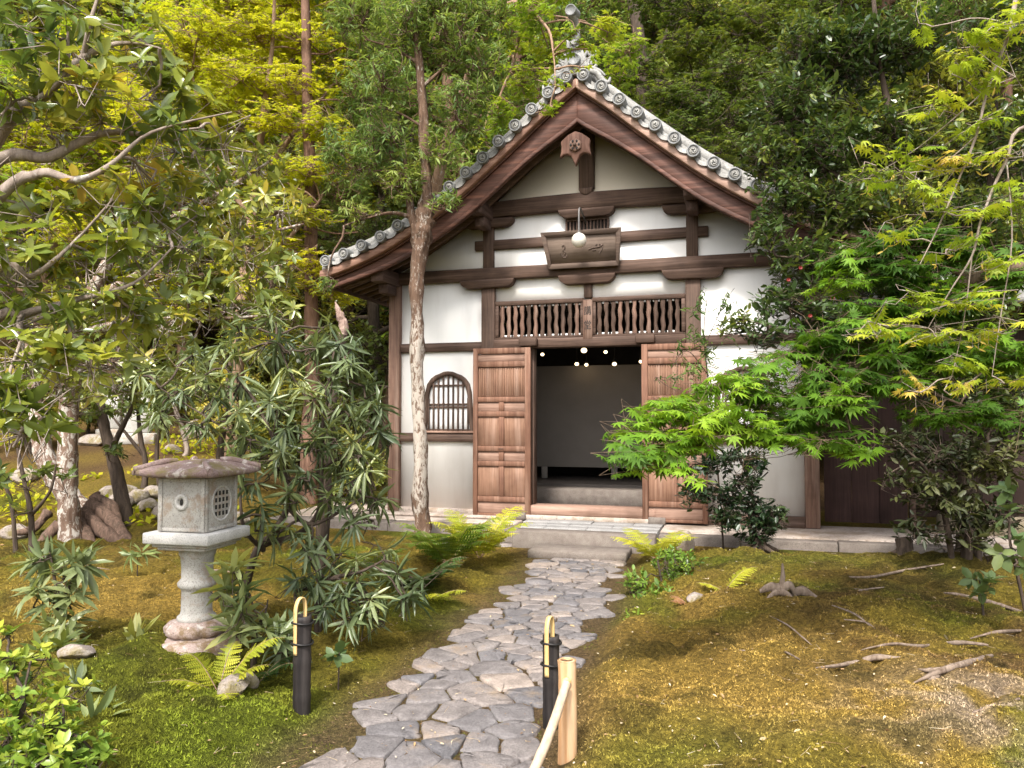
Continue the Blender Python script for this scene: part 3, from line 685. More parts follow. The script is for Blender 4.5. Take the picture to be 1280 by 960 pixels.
# roof: corrugated tile sheet, both slopes
for s in (-1, 1):
    vv = np.arange(-.55, DEPTH + .15, .034); uu = np.linspace(0.02, 3.72, 40)
    UU, VV = np.meshgrid(uu, vv); ph = (VV % .27) / .27
    hgt = np.where(np.abs(ph - .5) < .26, .075 * np.sqrt(np.maximum(0, 1 - ((ph - .5) / .26) ** 2)), -.02 * np.cos((ph - .5) * 6.28 * 1.0) * 0 - .012)
    step = ((UU * 3.6) % 1) * .012
    Z = zd(UU) - .10 + hgt - step
    mb = MB(); nu = len(uu)
    mb.add(np.stack([s * UU, VV, Z], -1).reshape(-1, 3), (np.arange(len(vv) - 1)[:, None, None] * nu + np.arange(nu - 1)[None, :, None] + np.array([0, 1, nu + 1, nu])).reshape(-1, 4))
    mb.build('tile_roof', TILE, hall, True)
    # long cover tiles along the verge and the flat plates below the discs
    sl = np.r_[0, np.cumsum(np.hypot(np.diff(_pu), np.diff(_pz)))]
    part('verge_ridge', TILE, bevel=0, smooth=True, fn=lambda q: q.tube(np.c_[s * US[1:], np.full(33, -.52), zd(US[1:]) + .105], .078, 10, sub=1))
    part('verge_bed', TILE, bevel=0, fn=lambda q: q.ribbon(s * US[1:], zd(US[1:]) - .08, zd(US[1:]) + .035, -.70, -.53))
    first = None; k = 0; dist = .14
    while dist < sl[-1] - .02:
        u = np.interp(dist, sl, _pu); z = zd(u); u2 = np.interp(dist + .145, sl, _pu); z2 = np.interp(u2, _pu, _pz)
        if first is None and s == -1:
            q = MB(); a_ = np.arange(22) * 2 * math.pi / 22                   # round tile end: drum, raised rim, three-comma swirl
            prof = [(.082, .36), (.082, 0), (.080, -.014), (.066, -.016), (.062, -.004), (0.001, -.004)]; v = []
            for r, y in prof: v += [(r * math.cos(t), y, r * math.sin(t)) for t in a_]
            f = [(i * 22 + j, i * 22 + (j + 1) % 22, (i + 1) * 22 + (j + 1) % 22, (i + 1) * 22 + j) for i in range(5) for j in range(22)]
            q.add(v, f, .5)
            tile0 = q.build('verge_tile', TILE_D, hall)
            for j in range(3):
                sw = MB(); t = np.linspace(0, 1, 12); th = j * 2 * math.pi / 3 + t * 3.6; rr = .017 + .034 * t
                sw.tube(np.c_[rr * np.cos(th), np.full(12, -.006), rr * np.sin(th)], .0125 * (1 - t) ** .8 + .003, 6, sub=1)
                sw.build('swirl', TILE, tile0, True)
            gq = MB(); v = [(.064 * math.cos(t), -.0055, .064 * math.sin(t)) for t in a_]; gq.add(v, [tuple(range(22))]); gq.build('groove', TILE_G, tile0)
            first = tile0; tile0.location = (s * u, -.84, z)
        else:
            c_ = tile0.copy(); COL.objects.link(c_); c_.location = (s * u, -.84 + rng.normal(0, .008), z); c_.rotation_euler = (rng.normal(0, .03), rng.uniform(0, 6.28), 0); first = first or c_
            for ch in list(tile0.children):
                d_ = ch.copy(); COL.objects.link(d_); d_.parent = c_
        if dist + .145 < sl[-1]:
            def plate(q):                                                   # curved flat tile hanging between two discs
                t = np.linspace(-1, 1, 7); dx = np.array([math.cos(math.atan2(z2 - zd(u2 - .05), .05)), math.sin(math.atan2(z2 - zd(u2 - .05), .05))])
                ctr = np.array([u2, z2]); nr = np.array([dx[1], -dx[0]]); nr = nr if nr[1] < 0 else -nr
                lo = [ctr + dx * .088 * a + nr * (.058 + .030 * (1 - a * a)) for a in t]; hi = [ctr + dx * .088 * a + nr * (.018 + .022 * (1 - a * a)) for a in t]
                n_ = 7; v = []
                for y in (-.80, -.53): v += [(s * a[0], y, a[1]) for a in lo] + [(s * a[0], y, a[1]) for a in hi]
                f = [tuple(range(n_)) + tuple(range(2 * n_ - 1, n_ - 1, -1))]
                for i in range(n_ - 1): f += [(i, i + 1, 2 * n_ + i + 1, 2 * n_ + i), (n_ + i, n_ + i + 1, 3 * n_ + i + 1, 3 * n_ + i)]
                q.add(v, f)
            part('verge_plate', TILE, bevel=0, fn=plate)
        dist += .292
# ridge and ridge-end ornament
rg = part('ridge', TILE, bevel=.006, fn=lambda q: [q.box(-.15, .15, -.62, DEPTH, 5.68, 5.80), q.box(-.13, .13, -.62, DEPTH, 5.805, 5.87), q.box(-.11, .11, -.62, DEPTH, 5.875, 5.94)])
part('ridge_cap', TILE, rg, 0, True, fn=lambda q: q.tube([(0, -.6, 5.97), (0, 3, 5.99), (0, DEPTH, 6.01)], .08, 12))
orn = part('ridge_ornament', ORN, bevel=.008, fn=lambda q: [q.prism([(-.13, 5.72), (-.16, 5.82), (-.13, 5.96), (-.09, 6.06), (-.05, 6.13), (.05, 6.13), (.09, 6.06), (.13, 5.96), (.16, 5.82), (.13, 5.72)], -.80, -.66), q.box(-.085, .085, -.84, -.801, 6.04, 6.075)])
def spiral(cx, cz, r, turns, s, y, tail):
    t = np.linspace(0, 1, 26); th = s * turns * 2 * math.pi * t + math.pi / 2; rr = r * (1 - .85 * t)
    p = np.c_[cx + rr * np.cos(th), np.full(26, y), cz + rr * np.sin(th)]
    return np.concatenate([np.array(tail, float), p]) if len(tail) else p
for s in (-1, 1):
    q = MB()
    q.tube(spiral(s * .22, 6.00, .06, 1.5, s, -.74, [(s * .09, -.74, 5.92), (s * .16, -.74, 6.04)]), .020, 7, sub=2)
    q.tube(spiral(s * .225, 5.85, .075, 1.4, s, -.75, [(s * .08, -.75, 5.82), (s * .15, -.75, 5.92)]), .023, 7, sub=2)
    q.tube([(s * .16, -.73, 5.78), (s * .27, -.73, 5.74), (s * .35, -.73, 5.62), (s * .42, -.73, 5.60), (s * .44, -.73, 5.66)], [.04, .05, .04, .025, .012], 8, sub=4)
    q.tube([(s * .22, -.75, 5.80), (s * .31, -.75, 5.75), (s * .38, -.75, 5.68)], [.022, .022, .012], 7)
    q.build('scroll', ORN, orn, True)
q = MB(); q.tube([(-.02, -.83, 6.10), (.03, -.84, 6.15), (.07, -.84, 6.25)], [.05, .035, .006], 7); q.tube([(-.08, -.83, 6.06), (-.075, -.84, 6.12), (-.10, -.84, 6.16)], [.035, .025, .006], 7); q.build('horn', ORN, orn, True)
c_ = tile0.copy(); COL.objects.link(c_); c_.name = 'crest_tile'; c_.parent = orn; c_.scale = (.85, .55, .85); c_.location = (0, -1.06, 6.43); c_.rotation_euler = (.18, .6, 0)
q = MB(); q.tube([(0, -1.0, 6.425), (0, -.80, 6.34), (0, -.62, 6.0)], [.062, .058, .07], 10); q.build('crest_neck', ORN, orn, True)
c_ = tile0.copy(); COL.objects.link(c_); c_.name = 'crest_tile'; c_.parent = orn; c_.location = (-.005, -.845, 5.90); c_.rotation_euler = (0, 1.1, 0)
# gable pendant
def gegyo(q):
    r = [(0, 4.99), (.09, 4.95), (.19, 4.87), (.182, 4.79), (.19, 4.72), (.208, 4.655), (.15, 4.693), (.10, 4.70), (.06, 4.672), (.028, 4.61), (0, 4.535)]
    q.prism([(x, z) for x, z in r] + [(-x, z) for x, z in r[1:-1]][::-1], -.80, -.73)
gg = part('gable_pendant', wood_mat('pendant_wood', (.085, .04, .028), (.20, .11, .08), 'z'), bevel=.012, fn=gegyo)
def flower(q):
    a_ = np.arange(6) * math.pi / 3 + math.pi / 6
    q.prism([(.088 * math.cos(t), 4.80 + .088 * math.sin(t)) for t in a_], -.83, -.803)
fl = part('flower_boss', POST_W, gg, .008, fn=flower)
q = MB()
for k in range(6):
    t = k * math.pi / 3; q.prism([(.052 * math.cos(t) + .014 * math.cos(a), 4.80 + .052 * math.sin(t) + .02 * math.sin(a)) for a in np.arange(8) * math.pi / 4], -.8335, -.831)
q.build('petal_hole', INK, fl)
q = MB(); a_ = np.arange(10) * 2 * math.pi / 10; q.prism([(.022 * math.cos(t), 4.80 + .022 * math.sin(t)) for t in a_], -.855, -.8305); q.build('centre_knob', BEAM_Z, fl)
# interior
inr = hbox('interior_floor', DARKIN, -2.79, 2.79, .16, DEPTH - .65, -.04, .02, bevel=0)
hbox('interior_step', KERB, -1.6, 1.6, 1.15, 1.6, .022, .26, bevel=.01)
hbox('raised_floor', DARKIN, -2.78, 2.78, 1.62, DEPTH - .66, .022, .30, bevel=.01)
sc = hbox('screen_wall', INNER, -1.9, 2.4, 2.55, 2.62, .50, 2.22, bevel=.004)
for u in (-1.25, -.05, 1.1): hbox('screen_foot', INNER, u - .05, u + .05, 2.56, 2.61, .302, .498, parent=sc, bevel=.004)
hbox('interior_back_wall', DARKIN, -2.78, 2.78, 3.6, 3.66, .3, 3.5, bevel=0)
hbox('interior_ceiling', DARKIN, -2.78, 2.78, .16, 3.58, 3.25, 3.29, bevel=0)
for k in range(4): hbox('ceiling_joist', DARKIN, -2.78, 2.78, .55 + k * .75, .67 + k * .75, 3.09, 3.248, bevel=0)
# things that hang on the hall
pq = hthing('wooden_plaque', 'weathered wooden plaque with worn brush writing, tilted forward above the door', 'plaque', -.045, -.14, 3.36)
pq.rotation_euler = (math.radians(14), 0, HALL_A)
q = MB()
for pr in ([(-.46, 0), (.50, 0), (.46, .07), (-.42, .07)], [(-.46, .0), (-.42, .07), (-.47, .43), (-.545, .50)], [(.50, 0), (.545, .50), (.475, .43), (.46, .07)], [(-.545, .50), (-.47, .43), (.475, .43), (.545, .50)]):
    q.prism(pr, -.035, .02)
q.build('frame', wood_mat('plaque_frame_wood', (.07, .046, .035), (.16, .115, .09), 'x'), pq, bevel=.006)
q = MB(); q.prism([(-.419, .0705), (.459, .0705), (.474, .429), (-.469, .429)], -.012, .018); q.build('board', wood_mat('plaque_wood', (.12, .085, .065), (.235, .178, .14), 'x', dist if False else .8), pq)
q = MB()
for st_ in ([(-.26, .30), (-.23, .315), (-.225, .27), (-.25, .24), (-.22, .22), (-.24, .175), (-.26, .15), (-.21, .15)], [(-.28, .21), (-.27, .17)], [(-.215, .185), (-.20, .16)],
            [(.10, .235), (.17, .255), (.24, .262), (.30, .29)], [(.25, .30), (.29, .26), (.27, .21), (.24, .17)], [(.15, .22), (.20, .225)], [(.20, .28), (.215, .30)]):
    p = np.array(st_); q.tube(np.c_[p[:, 0], np.full(len(p), -.0125), p[:, 1]], .011, 5, sub=3)
q.build('brush_writing', plain_mat('faded_ink', (.085, .058, .044), .9), pq)
lm = hthing('wall_lamp', 'round milk-glass globe lamp on a curved iron pipe in front of the plaque', 'lamp', -.02, -.02, 3.9)
q = MB(); q.tube([(0, .02, .10), (0, -.20, .16), (0, -.36, .20), (0, -.44, .17), (0, -.46, .06), (0, -.46, -.14)], .013, 8, sub=5); q.lathe([(.02, 0), (.036, -.02), (.036, -.05)], (0, -.46, -.13), 14); q.build('pipe_arm', plain_mat('grey_pipe', (.16, .15, .145), .5, .5), lm, True)
q = MB(); a_ = np.linspace(.35, math.pi, 14); q.lathe([(max(.001, .098 * math.sin(t)), .098 * math.cos(t)) for t in a_], (0, -.46, -.245), 24); q.build('globe', LAMP_GLASS, lm, True)
nb = hthing('name_board', 'upright wooden name board with two written characters between the transom grilles', 'sign', .01, -.05, 2.40)
q = MB(); q.box(-.062, .068, -.03, -.004, 0, .535); q.build('board', POST_W, nb, bevel=.004)
cu = bpy.data.curves.new('inscription', 'FONT'); cu.body = '講\n堂'; cu.size = .135; cu.align_x = 'CENTER'; cu.space_line = 1.45; cu.extrude = .0012
_t = bpy.data.objects.new('text', cu); COL.objects.link(_t); _me = bpy.data.meshes.new_from_object(_t.evaluated_get(bpy.context.evaluated_depsgraph_get())); bpy.data.objects.remove(_t); _me.materials.clear(); _me.materials.append(INK)
to = bpy.data.objects.new('inscription', _me); COL.objects.link(to); to.parent = nb; to.location = (.003, -.0318, .335); to.rotation_euler = (math.pi / 2, 0, 0); to.scale = (.8, 1, 1)
# lit spot lamps under the dark ceiling
spots = [(730, 438, .9, .045, 'round glowing bulb nearest the door lintel'), (678, 443, 1.8, .030, 'small lit spot lamp near the left door jamb'), (757, 440, 1.9, .030, 'slim lit spot lamp right of the glowing bulb'), (721, 455, 2.3, .034, 'lit spot lamp, left one of the close pair over the grey screen'),
         (733, 456, 2.35, .030, 'lit spot lamp, right one of the close pair over the grey screen'), (768, 455, 2.2, .036, 'lit spot lamp alone over the right half of the grey screen'), (801, 452, 2.0, .03, 'lit spot lamp half hidden by the edge of the right door')]
def on_hall(px, py, v):
    r = P(px, py, 1.0) - np.array([0, 0, CAMH]); o_ = np.array([0, 0, CAMH]); t = ((HALL_C + HV * v - o_) @ HV) / (r @ HV); return o_ + r * t
for px, py, v, r, lab in spots:
    p = on_hall(px, py, v); top = HALL_C[2] + 3.10
    sp = thing('spot_lamp', lab, 'spot lamp', p, HALL_A, 'lit lamps inside the doorway')
    q = MB(); t_ = np.linspace(0.02, math.pi - .02, 9); q.lathe([(r * math.sin(a), -r * math.cos(a) * .8) for a in t_], (0, 0, 0), 14); q.build('bulb', GLOW, sp, True)
    q = MB(); q.lathe([(r * .7, r * .75), (r * .9, r * 1.3), (r * .6, r * 2.2)], (0, 0, 0), 12); q.tube([(0, 0, r * 2.1), (0, 0, max(r * 3, top - p[2]))], .008, 6, sub=1); q.build('holder', IRON, sp)
    ld = bpy.data.lights.new('bulb_light', 'POINT'); ld.energy = .06; ld.color = (1, .75, .5); ld.shadow_soft_size = r; lo = bpy.data.objects.new('bulb_light', ld); COL.objects.link(lo); lo.parent = sp; lo.location = (0, 0, -r - .03)

# ------------------------------------------------------------------ dark wooden annex right of the hall
an = thing('wooden_annex', 'dark brown boarded passage wall with a plank door right of the hall', 'annex', W(2.95, .3, 0), HALL_A)
PLANK = wood_mat('annex_dark_boards', (.022, .013, .011), (.055, .034, .028), 'z')
q = MB()
for k in range(16): q.box(1.10 + k * .32, 1.416 + k * .32, .0, .03, .12, 2.6)
q.build('board_wall', PLANK, an, bevel=.003)
q = MB(); q.box(.02, 6.4, -.02, .05, 2.605, 2.75); q.box(1.12, 6.4, -.03, .045, .22, .30); q.build('rail', BEAM_X, an, bevel=.006)
q = MB()
for k in range(3): q.box(.04 + k * .32, .355 + k * .32, -.02, .02, .02, 2.55)
dd = q.build('door', wood_mat('annex_door_wood', (.03, .016, .014), (.065, .035, .03), 'z'), an, bevel=.003)
q = MB(); t = np.linspace(0, 2 * math.pi, 14); q.tube(np.c_[.10 + .022 * np.cos(t), np.full(14, -.035), 1.02 + .022 * np.sin(t)], .004, 5, sub=1); q.build('ring_handle', IRON, dd)
q = MB(); q.box(1.02, 1.09, -.03, .06, 0, 2.6); q.build('post', BEAM_Z, an, bevel=.006)
q = MB(); q.box(1.3, 3.1, -.32, -.04, -.12, .17); q.box(3.5, 6.4, -.32, -.04, -.14, .17); q.build('foundation_stone', stone_mat('mossy_foundation', (.13, .105, .07), (.22, .185, .13), scale=4, moss=(.09, .08, .03)), an, bevel=.02)
q = MB(); q.add([(-.0, -.75, 2.62), (6.6, -.75, 2.62), (6.6, 1.4, 3.6), (-.0, 1.4, 3.6), (-.0, -.75, 2.70), (6.6, -.75, 2.70), (6.6, 1.4, 3.68), (-.0, 1.4, 3.68)], [(0, 1, 2, 3), (4, 7, 6, 5), (0, 4, 5, 1), (1, 5, 6, 2), (2, 6, 7, 3), (3, 7, 4, 0)]); q.build('roof', TILE, an)

# ------------------------------------------------------------------ stone lantern
lp = G(245, 812, .13); LZ = float(gz(lp[0], lp[1])) + .025
ln = thing('stone_lantern', 'grey granite lantern with a square light box and moss-stained roof slab on the left moss', 'lantern', (lp[0], lp[1], LZ), math.radians(-13.5)); ln.scale = (.75, .75, .82)
S = 1.0
def wob(q, amt, sd):
    r_ = np.random.default_rng(sd)
    for i in range(len(q.v)): q.v[i] = q.v[i] + r_.normal(0, amt, q.v[i].shape)
q = MB(); q.lathe([(.34, -.08), (.37, 0), (.365, .045), (.335, .08), (.2, .092)], seg=26); wob(q, .006, 1); q.build('base', BASESTONE, ln, True)
q = MB(); a_ = np.arange(64) * 2 * math.pi / 64; v = []                         # ring of lotus petals
pro = [(.225, .09), (.255, .112), (.258, .15), (.22, .185), (.16, .2)]
for r, z in pro: v += [((r * (1 - .10 * (1 - abs(math.sin(4 * t))) ** 2)) * math.cos(t), (r * (1 - .10 * (1 - abs(math.sin(4 * t))) ** 2)) * math.sin(t), z) for t in a_]
q.add(v, [(i * 64 + j, i * 64 + (j + 1) % 64, (i + 1) * 64 + (j + 1) % 64, (i + 1) * 64 + j) for i in range(4) for j in range(64)] + [tuple(range(256, 320))]); q.build('lotus_ring', BASESTONE, ln, True)
q = MB(); q.lathe([(.155, .19), (.155, .225), (.132, .24), (.124, .27), (.124, .42), (.133, .44), (.153, .455), (.156, .48), (.138, .50), (.125, .515), (.127, .60), (.134, .68), (.148, .70), (.148, .735), (.165, .745)], seg=30); q.build('shaft', GRANITE, ln, True)
q = MB(); q.box(-.225, .225, -.225, .225, .748, .772); q.box(-.255, .255, -.255, .255, .774, .80); q.build('support_moulding', GRANITE, ln, bevel=.008)
q = MB(); q.box(-.305, .305, -.305, .305, .803, .885); q.build('support_slab', GRANITE_T, ln, bevel=.008)
B0, B1, HW = .89, 1.295, .22; RZ = B1 - 1.215
bxp = MB(); bxp.box(-HW, HW, -HW, HW, B0, B1)
bo = bxp.build('light_box', GRANITE, ln, bevel=.006)
q = MB()                                                                        # raised borders on each face
for k in range(4):
    c_, s_ = math.cos(k * math.pi / 2), math.sin(k * math.pi / 2)
    for (x0, x1, z0, z1) in ((-HW + .002, -HW + .04, B0 + .002, B1 - .002), (HW - .04, HW - .002, B0 + .002, B1 - .002), (-HW + .042, HW - .042, B0 + .002, B0 + .03), (-HW + .042, HW - .042, B1 - .03, B1 - .002)):
        v = [(x, y, z) for z in (z0, z1) for y in (-HW - .010, -HW + .004) for x in (x0, x1)]
        v = [(x * c_ - y * s_, x * s_ + y * c_, z) for x, y, z in v]
        q.add(v, [(0, 2, 3, 1), (4, 5, 7, 6), (0, 1, 5, 4), (2, 6, 7, 3), (0, 4, 6, 2), (1, 3, 7, 5)])
q.build('border', GRANITE, bo, bevel=.003)
DARKHOLE = plain_mat('dark_hole', (.02, .018, .015), .9)
zc = .5 * (B0 + B1)
q = MB(); v = []; a_ = np.arange(24) * 2 * math.pi / 24                           # ring round the moon hole, left face
for r, y in ((.062, -HW + .002), (.062, -HW - .014), (.034, -HW - .014), (.030, -HW + .002)): v += [(r * math.cos(t) , y, zc + .02 + r * math.sin(t)) for t in a_]
q.add(v, [(i * 24 + j, i * 24 + (j + 1) % 24, (i + 1) * 24 + (j + 1) % 24, (i + 1) * 24 + j) for i in range(3) for j in range(24)]); q.build('moon_ring', GRANITE_T, bo, True)
q = MB(); q.prism([(.014 * math.cos(t), zc + .02 + .024 * math.sin(t)) for t in a_], -HW - .008, -HW + .003); q.build('moon_hole', DARKHOLE, bo)
q = MB(); v = []                                                                # round grille, right face
for r, x in ((.138, HW - .002), (.138, HW + .008), (.125, HW + .008), (.125, HW - .002)): v += [(x, r * math.cos(t), zc + r * math.sin(t)) for t in a_]
q.add(v, [(i * 24 + j, i * 24 + (j + 1) % 24, (i + 1) * 24 + (j + 1) % 24, (i + 1) * 24 + j) for i in range(3) for j in range(24)]); q.build('grille_ring', GRANITE_T, bo, True)
q = MB()
for i in range(4):
    for j in range(4):
        y = (i - 1.5) * .050; z = zc + (j - 1.5) * .052
        q.box(HW - .004, HW + .0025, y - .013, y + .013, z - .016, z + .016)
q.build('grille_hole', DARKHOLE, bo)
q = MB(); rings = [(.335, 1.222), (.365, 1.228), (.365, 1.262), (.315, 1.282), (.26, 1.303), (.20, 1.322), (.14, 1.334), (.09, 1.340), (.05, 1.342)]; v = []; M_ = 9   # square roof slab, softly sagging eaves
def sq(r, k):
    side = k // M_; t = (k % M_) / M_ * 2 - 1
    p = {0: (t, -1), 1: (1, t), 2: (-t, 1), 3: (-1, -t)}[side]; return p[0] * r, p[1] * r, abs(t) ** 3
for r, z in rings:
    for k in range(4 * M_): x, y, e = sq(r, k); v.append((x, y, z + RZ + .014 * e * (r / .4) ** 2))
nn = 4 * M_; f = [(i * nn + j, i * nn + (j + 1) % nn, (i + 1) * nn + (j + 1) % nn, (i + 1) * nn + j) for i in range(len(rings) - 1) for j in range(nn)] + [tuple(range(nn - 1, -1, -1)), tuple(range((len(rings) - 1) * nn, len(rings) * nn))]
q.add(v, f); wob(q, .0025, 4); rf = q.build('roof', ROOFSTONE, ln)
for k in range(4):
    a = k * math.pi / 2 + math.pi / 4; c_, s_ = math.cos(a), math.sin(a); q = MB()
    q.tube([(c_ * r, s_ * r, z) for r, z in ((.17, 1.338 + RZ), (.26, 1.333 + RZ), (.35, 1.312 + RZ), (.43, 1.290 + RZ), (.506, 1.276 + RZ))], [.02, .028, .028, .028, .027], 8, sub=3); q.build('hip_ridge', ROOFSTONE, rf, True)

# ------------------------------------------------------------------ bamboo path markers, log post with rail
def marker(px, py, Y, h, r, lab):
    p = P(px, py, Y); z0 = float(gz(p[0], p[1])) - .03
    t = thing('bamboo_marker', lab, 'path marker', (p[0], p[1], z0), .3, 'black bamboo markers beside the path')
    q = MB(); zz = np.linspace(0, h, 26); pr = [(r * (1 + .012 * math.sin(k * 2.1) + (.075 if k % 9 == 5 else 0)), z) for k, z in enumerate(zz)]
    pr += [(r * .72, h), (r * .70, h - .05)]; q.lathe(pr, seg=22); q.build('black_tube', BAMB_B, t, True)
    q = MB(); sv = []                                                             # bent bamboo strip hooked over the rim
    path = [(-r - .004, h - .20), (-r - .006, h - .10), (-r - .006, h), (-r - .004, h + .05), (-r * .72, h + .088), (-r * .2, h + .098), (r * .2, h + .085), (r * .38, h + .045), (r * .40, h - .03)]
    pp = spline(np.array([(a, 0, b_) for a, b_ in path]), np.zeros(len(path)), 5)[0]; wv = .0115; n_ = len(pp); tn = nrm(np.gradient(pp, axis=0)); nn_ = np.c_[-tn[:, 2], np.zeros(n_), tn[:, 0]] * .0035
    v = np.concatenate([pp + nn_ + [0, -wv, 0], pp + nn_ + [0, wv, 0], pp - nn_ + [0, wv, 0], pp - nn_ + [0, -wv, 0]])
    f = [(k * n_ + i, k * n_ + i + 1, ((k + 1) % 4) * n_ + i + 1, ((k + 1) % 4) * n_ + i) for k in range(4) for i in range(n_ - 1)] + [(0, n_, 2 * n_, 3 * n_)]
    q.add(v, f); so = q.build('bamboo_strip', BAMB_Y, t); so.rotation_euler = (0, 0, .75)
    for zz_ in (h - .035, h - .145):
        q = MB(); a_ = np.linspace(0, 2 * math.pi, 25); q.tube(np.c_[(r + .009) * np.cos(a_), (r + .009) * np.sin(a_), zz_ + .004 * np.sin(a_ * 2)], .006, 6, sub=1); q.build('binding', IRON, t, True)
    return t
marker(377, 886, 4.22, .54, .047, 'black bamboo path marker on the moss left of the path')
marker(689, 902, 4.03, .50, .043, 'black bamboo path marker right of the path beside the log post')
p = P(709, 950, 3.60); z0 = float(gz(p[0], p[1])) - .03
ps = thing('log_post', 'short peeled pale log post at the right edge of the path', 'post', (p[0], p[1], z0))
q = MB(); q.tube([(0, 0, 0), (.003, 0, .2), (.002, 0, .4), (0, 0, .482)], [.044, .043, .042, .043], 18, .012, rng, sub=5); q.build('log', POLE, ps, True)
q = MB(); q.lathe([(.042, .483), (.030, .486), (.029, .470), (.001, .468)], (0, 0, 0), 18); q.build('rim', POLE, ps, True)
q = MB(); q.lathe([(.02, 0), (.02, .012), (.001, .013)], (0, 0, 0), 14); kn = q.build('peg', BAMB_Y, ps, True); kn.location = (-.005, -.042, .40); kn.rotation_euler = (math.pi / 2, 0, 0)
e0 = np.array([p[0] - .006, p[1] - .066, z0 + .40]); e1 = P(668, 962, 3.15); e2 = e1 + (e1 - P(684, 925, 3.33)) * 2.2
rl = thing('rail_pole', 'thin pale wooden rail pole sloping down from the log post', 'rail', e0)
q = MB(); q.tube([np.zeros(3), (P(700, 880, 3.46) - e0), (P(684, 925, 3.33) - e0), e1 - e0, e2 - e0], [.020, .0205, .021, .021, .022], 12, .02, rng, sub=6); q.build('pole', RAIL, rl, True)

# ------------------------------------------------------------------ rocks, stumps, roots, monuments
def rock(name, lab, px, py, Y, sx, sy, sz, seed, mat=ROCK, group=None, cat='rock'):
    p = P(px, py, Y); r_ = np.random.default_rng(seed); z0 = float(gz(p[0], p[1]))
    bm = bmesh.new(); bmesh.ops.create_icosphere(bm, subdivisions=4, radius=1); offs = r_.uniform(0, 50, 2)
    pl = nrm(r_.normal(size=(9, 3))); dc = r_.uniform(.62, .95, 9)
    for v in bm.verts:
        c_ = np.array(v.co); 
        for a, d_ in zip(pl, dc):
            k = c_ @ a
            if k > d_: c_ = c_ - a * (k - d_) * .9
        c_ = c_ * (1 + .10 * (fbm(c_[0] * 2 + offs[0], c_[1] * 2 + c_[2] * 2 + offs[1], 1.5, seed) - .5)); v.co = (c_[0] * sx, c_[1] * sy, c_[2] * sz)
    bmesh.ops.rotate(bm, verts=bm.verts, matrix=Matrix.Rotation(r_.uniform(0, 3), 3, 'Z'))
    me = bpy.data.meshes.new(name); bm.to_mesh(me); bm.free(); o = bpy.data.objects.new(name, me); COL.objects.link(o); me.materials.append(mat)
    o.location = (p[0], p[1], z0 + sz * .35); return tag(o, lab, cat, group)
rock('garden_rock', 'tan mossy rock below the yellow-green fern', 292, 886, 4.25, .12, .08, .07, 1)
rock('garden_rock', 'small pale rock just right of the tan mossy rock', 312, 868, 4.4, .055, .05, .06, 2)
rock('garden_rock', 'rounded grey boulder far behind the lantern roof', 246, 566, 15.5, .35, .3, .28, 3)
rock('garden_rock', 'dark block of stone at the left end of the paving kerb', 556, 684, 8.75, .12, .1, .14, 4, KERB)
rock('garden_rock', 'upright stone block at the platform edge behind the right fern', 855, 676, 8.75, .13, .09, .17, 5, PLAT)
rock('garden_rock', 'low brown rock on the slope right of the path', 870, 772, 6.1, .09, .07, .05, 6)
rock('garden_rock', 'brown half-buried rock at the left edge of the mossy bed', 95, 868, 4.4, .10, .08, .05, 12)
for k, (a_, b_, Y, s_, lab) in enumerate([(265, 610, 12.5, .25, 'pale boulder on the slope right of the lantern roof'), (215, 585, 14, .22, 'low boulder behind the crooked pale trunk'), (115, 575, 14.5, .28, 'mossy boulder on the slope left of the leaning trunk'), (30, 610, 12, .25, 'grey boulder at the left edge of the slope'), (300, 640, 9.8, .16, 'small stone behind the big rhododendron'), (20, 668, 9.2, .2, 'flat stone at the left edge behind the upright rhododendron')]): rock('garden_rock', lab, a_, b_, Y, s_, s_ * .8, s_ * .55, 60 + k)
wallrocks = [(150, 640, 10.6, .22), (172, 622, 10.9, .2), (190, 612, 11.1, .17), (160, 606, 11.2, .16), (185, 634, 10.5, .16), (140, 615, 11, .18), (205, 648, 10.2, .2), (128, 640, 10.7, .15)]
wl = ['flat-topped', 'squarish', 'dark narrow', 'small upper', 'low front', 'long', 'rounded right-hand', 'left-hand']
for k, (a, b_, Y, s_) in enumerate(wallrocks): rock('garden_rock', f'{wl[k]} stone of the low rock pile behind the lantern box', a, b_, Y, s_, s_ * .8, s_ * .7, 20 + k, group='rocks piled behind the lantern')
for px, wd, hh, Y, lab in ((141, .34, 1.0, 15.4, 'narrower pale stone monument far behind the lantern'), (172, .48, 1.15, 15.0, 'broader pale stone monument far behind the lantern')):
    p = P(px, 548, Y); z0 = float(gz(p[0], p[1]))
    t = thing('stone_monument', lab, 'monument', (p[0], p[1], z0 - .05), .2, 'stone monuments far behind the lantern')
    q = MB(); q.box(-wd * .5, wd * .5, -.12, .12, .222, hh + .2); q.build('slab', GRANITE_T, t, bevel=.03)
    q = MB(); q.box(-wd * .75, wd * .75, -.25, .25, 0, .22); q.build('plinth', GRANITE, t, bevel=.02)
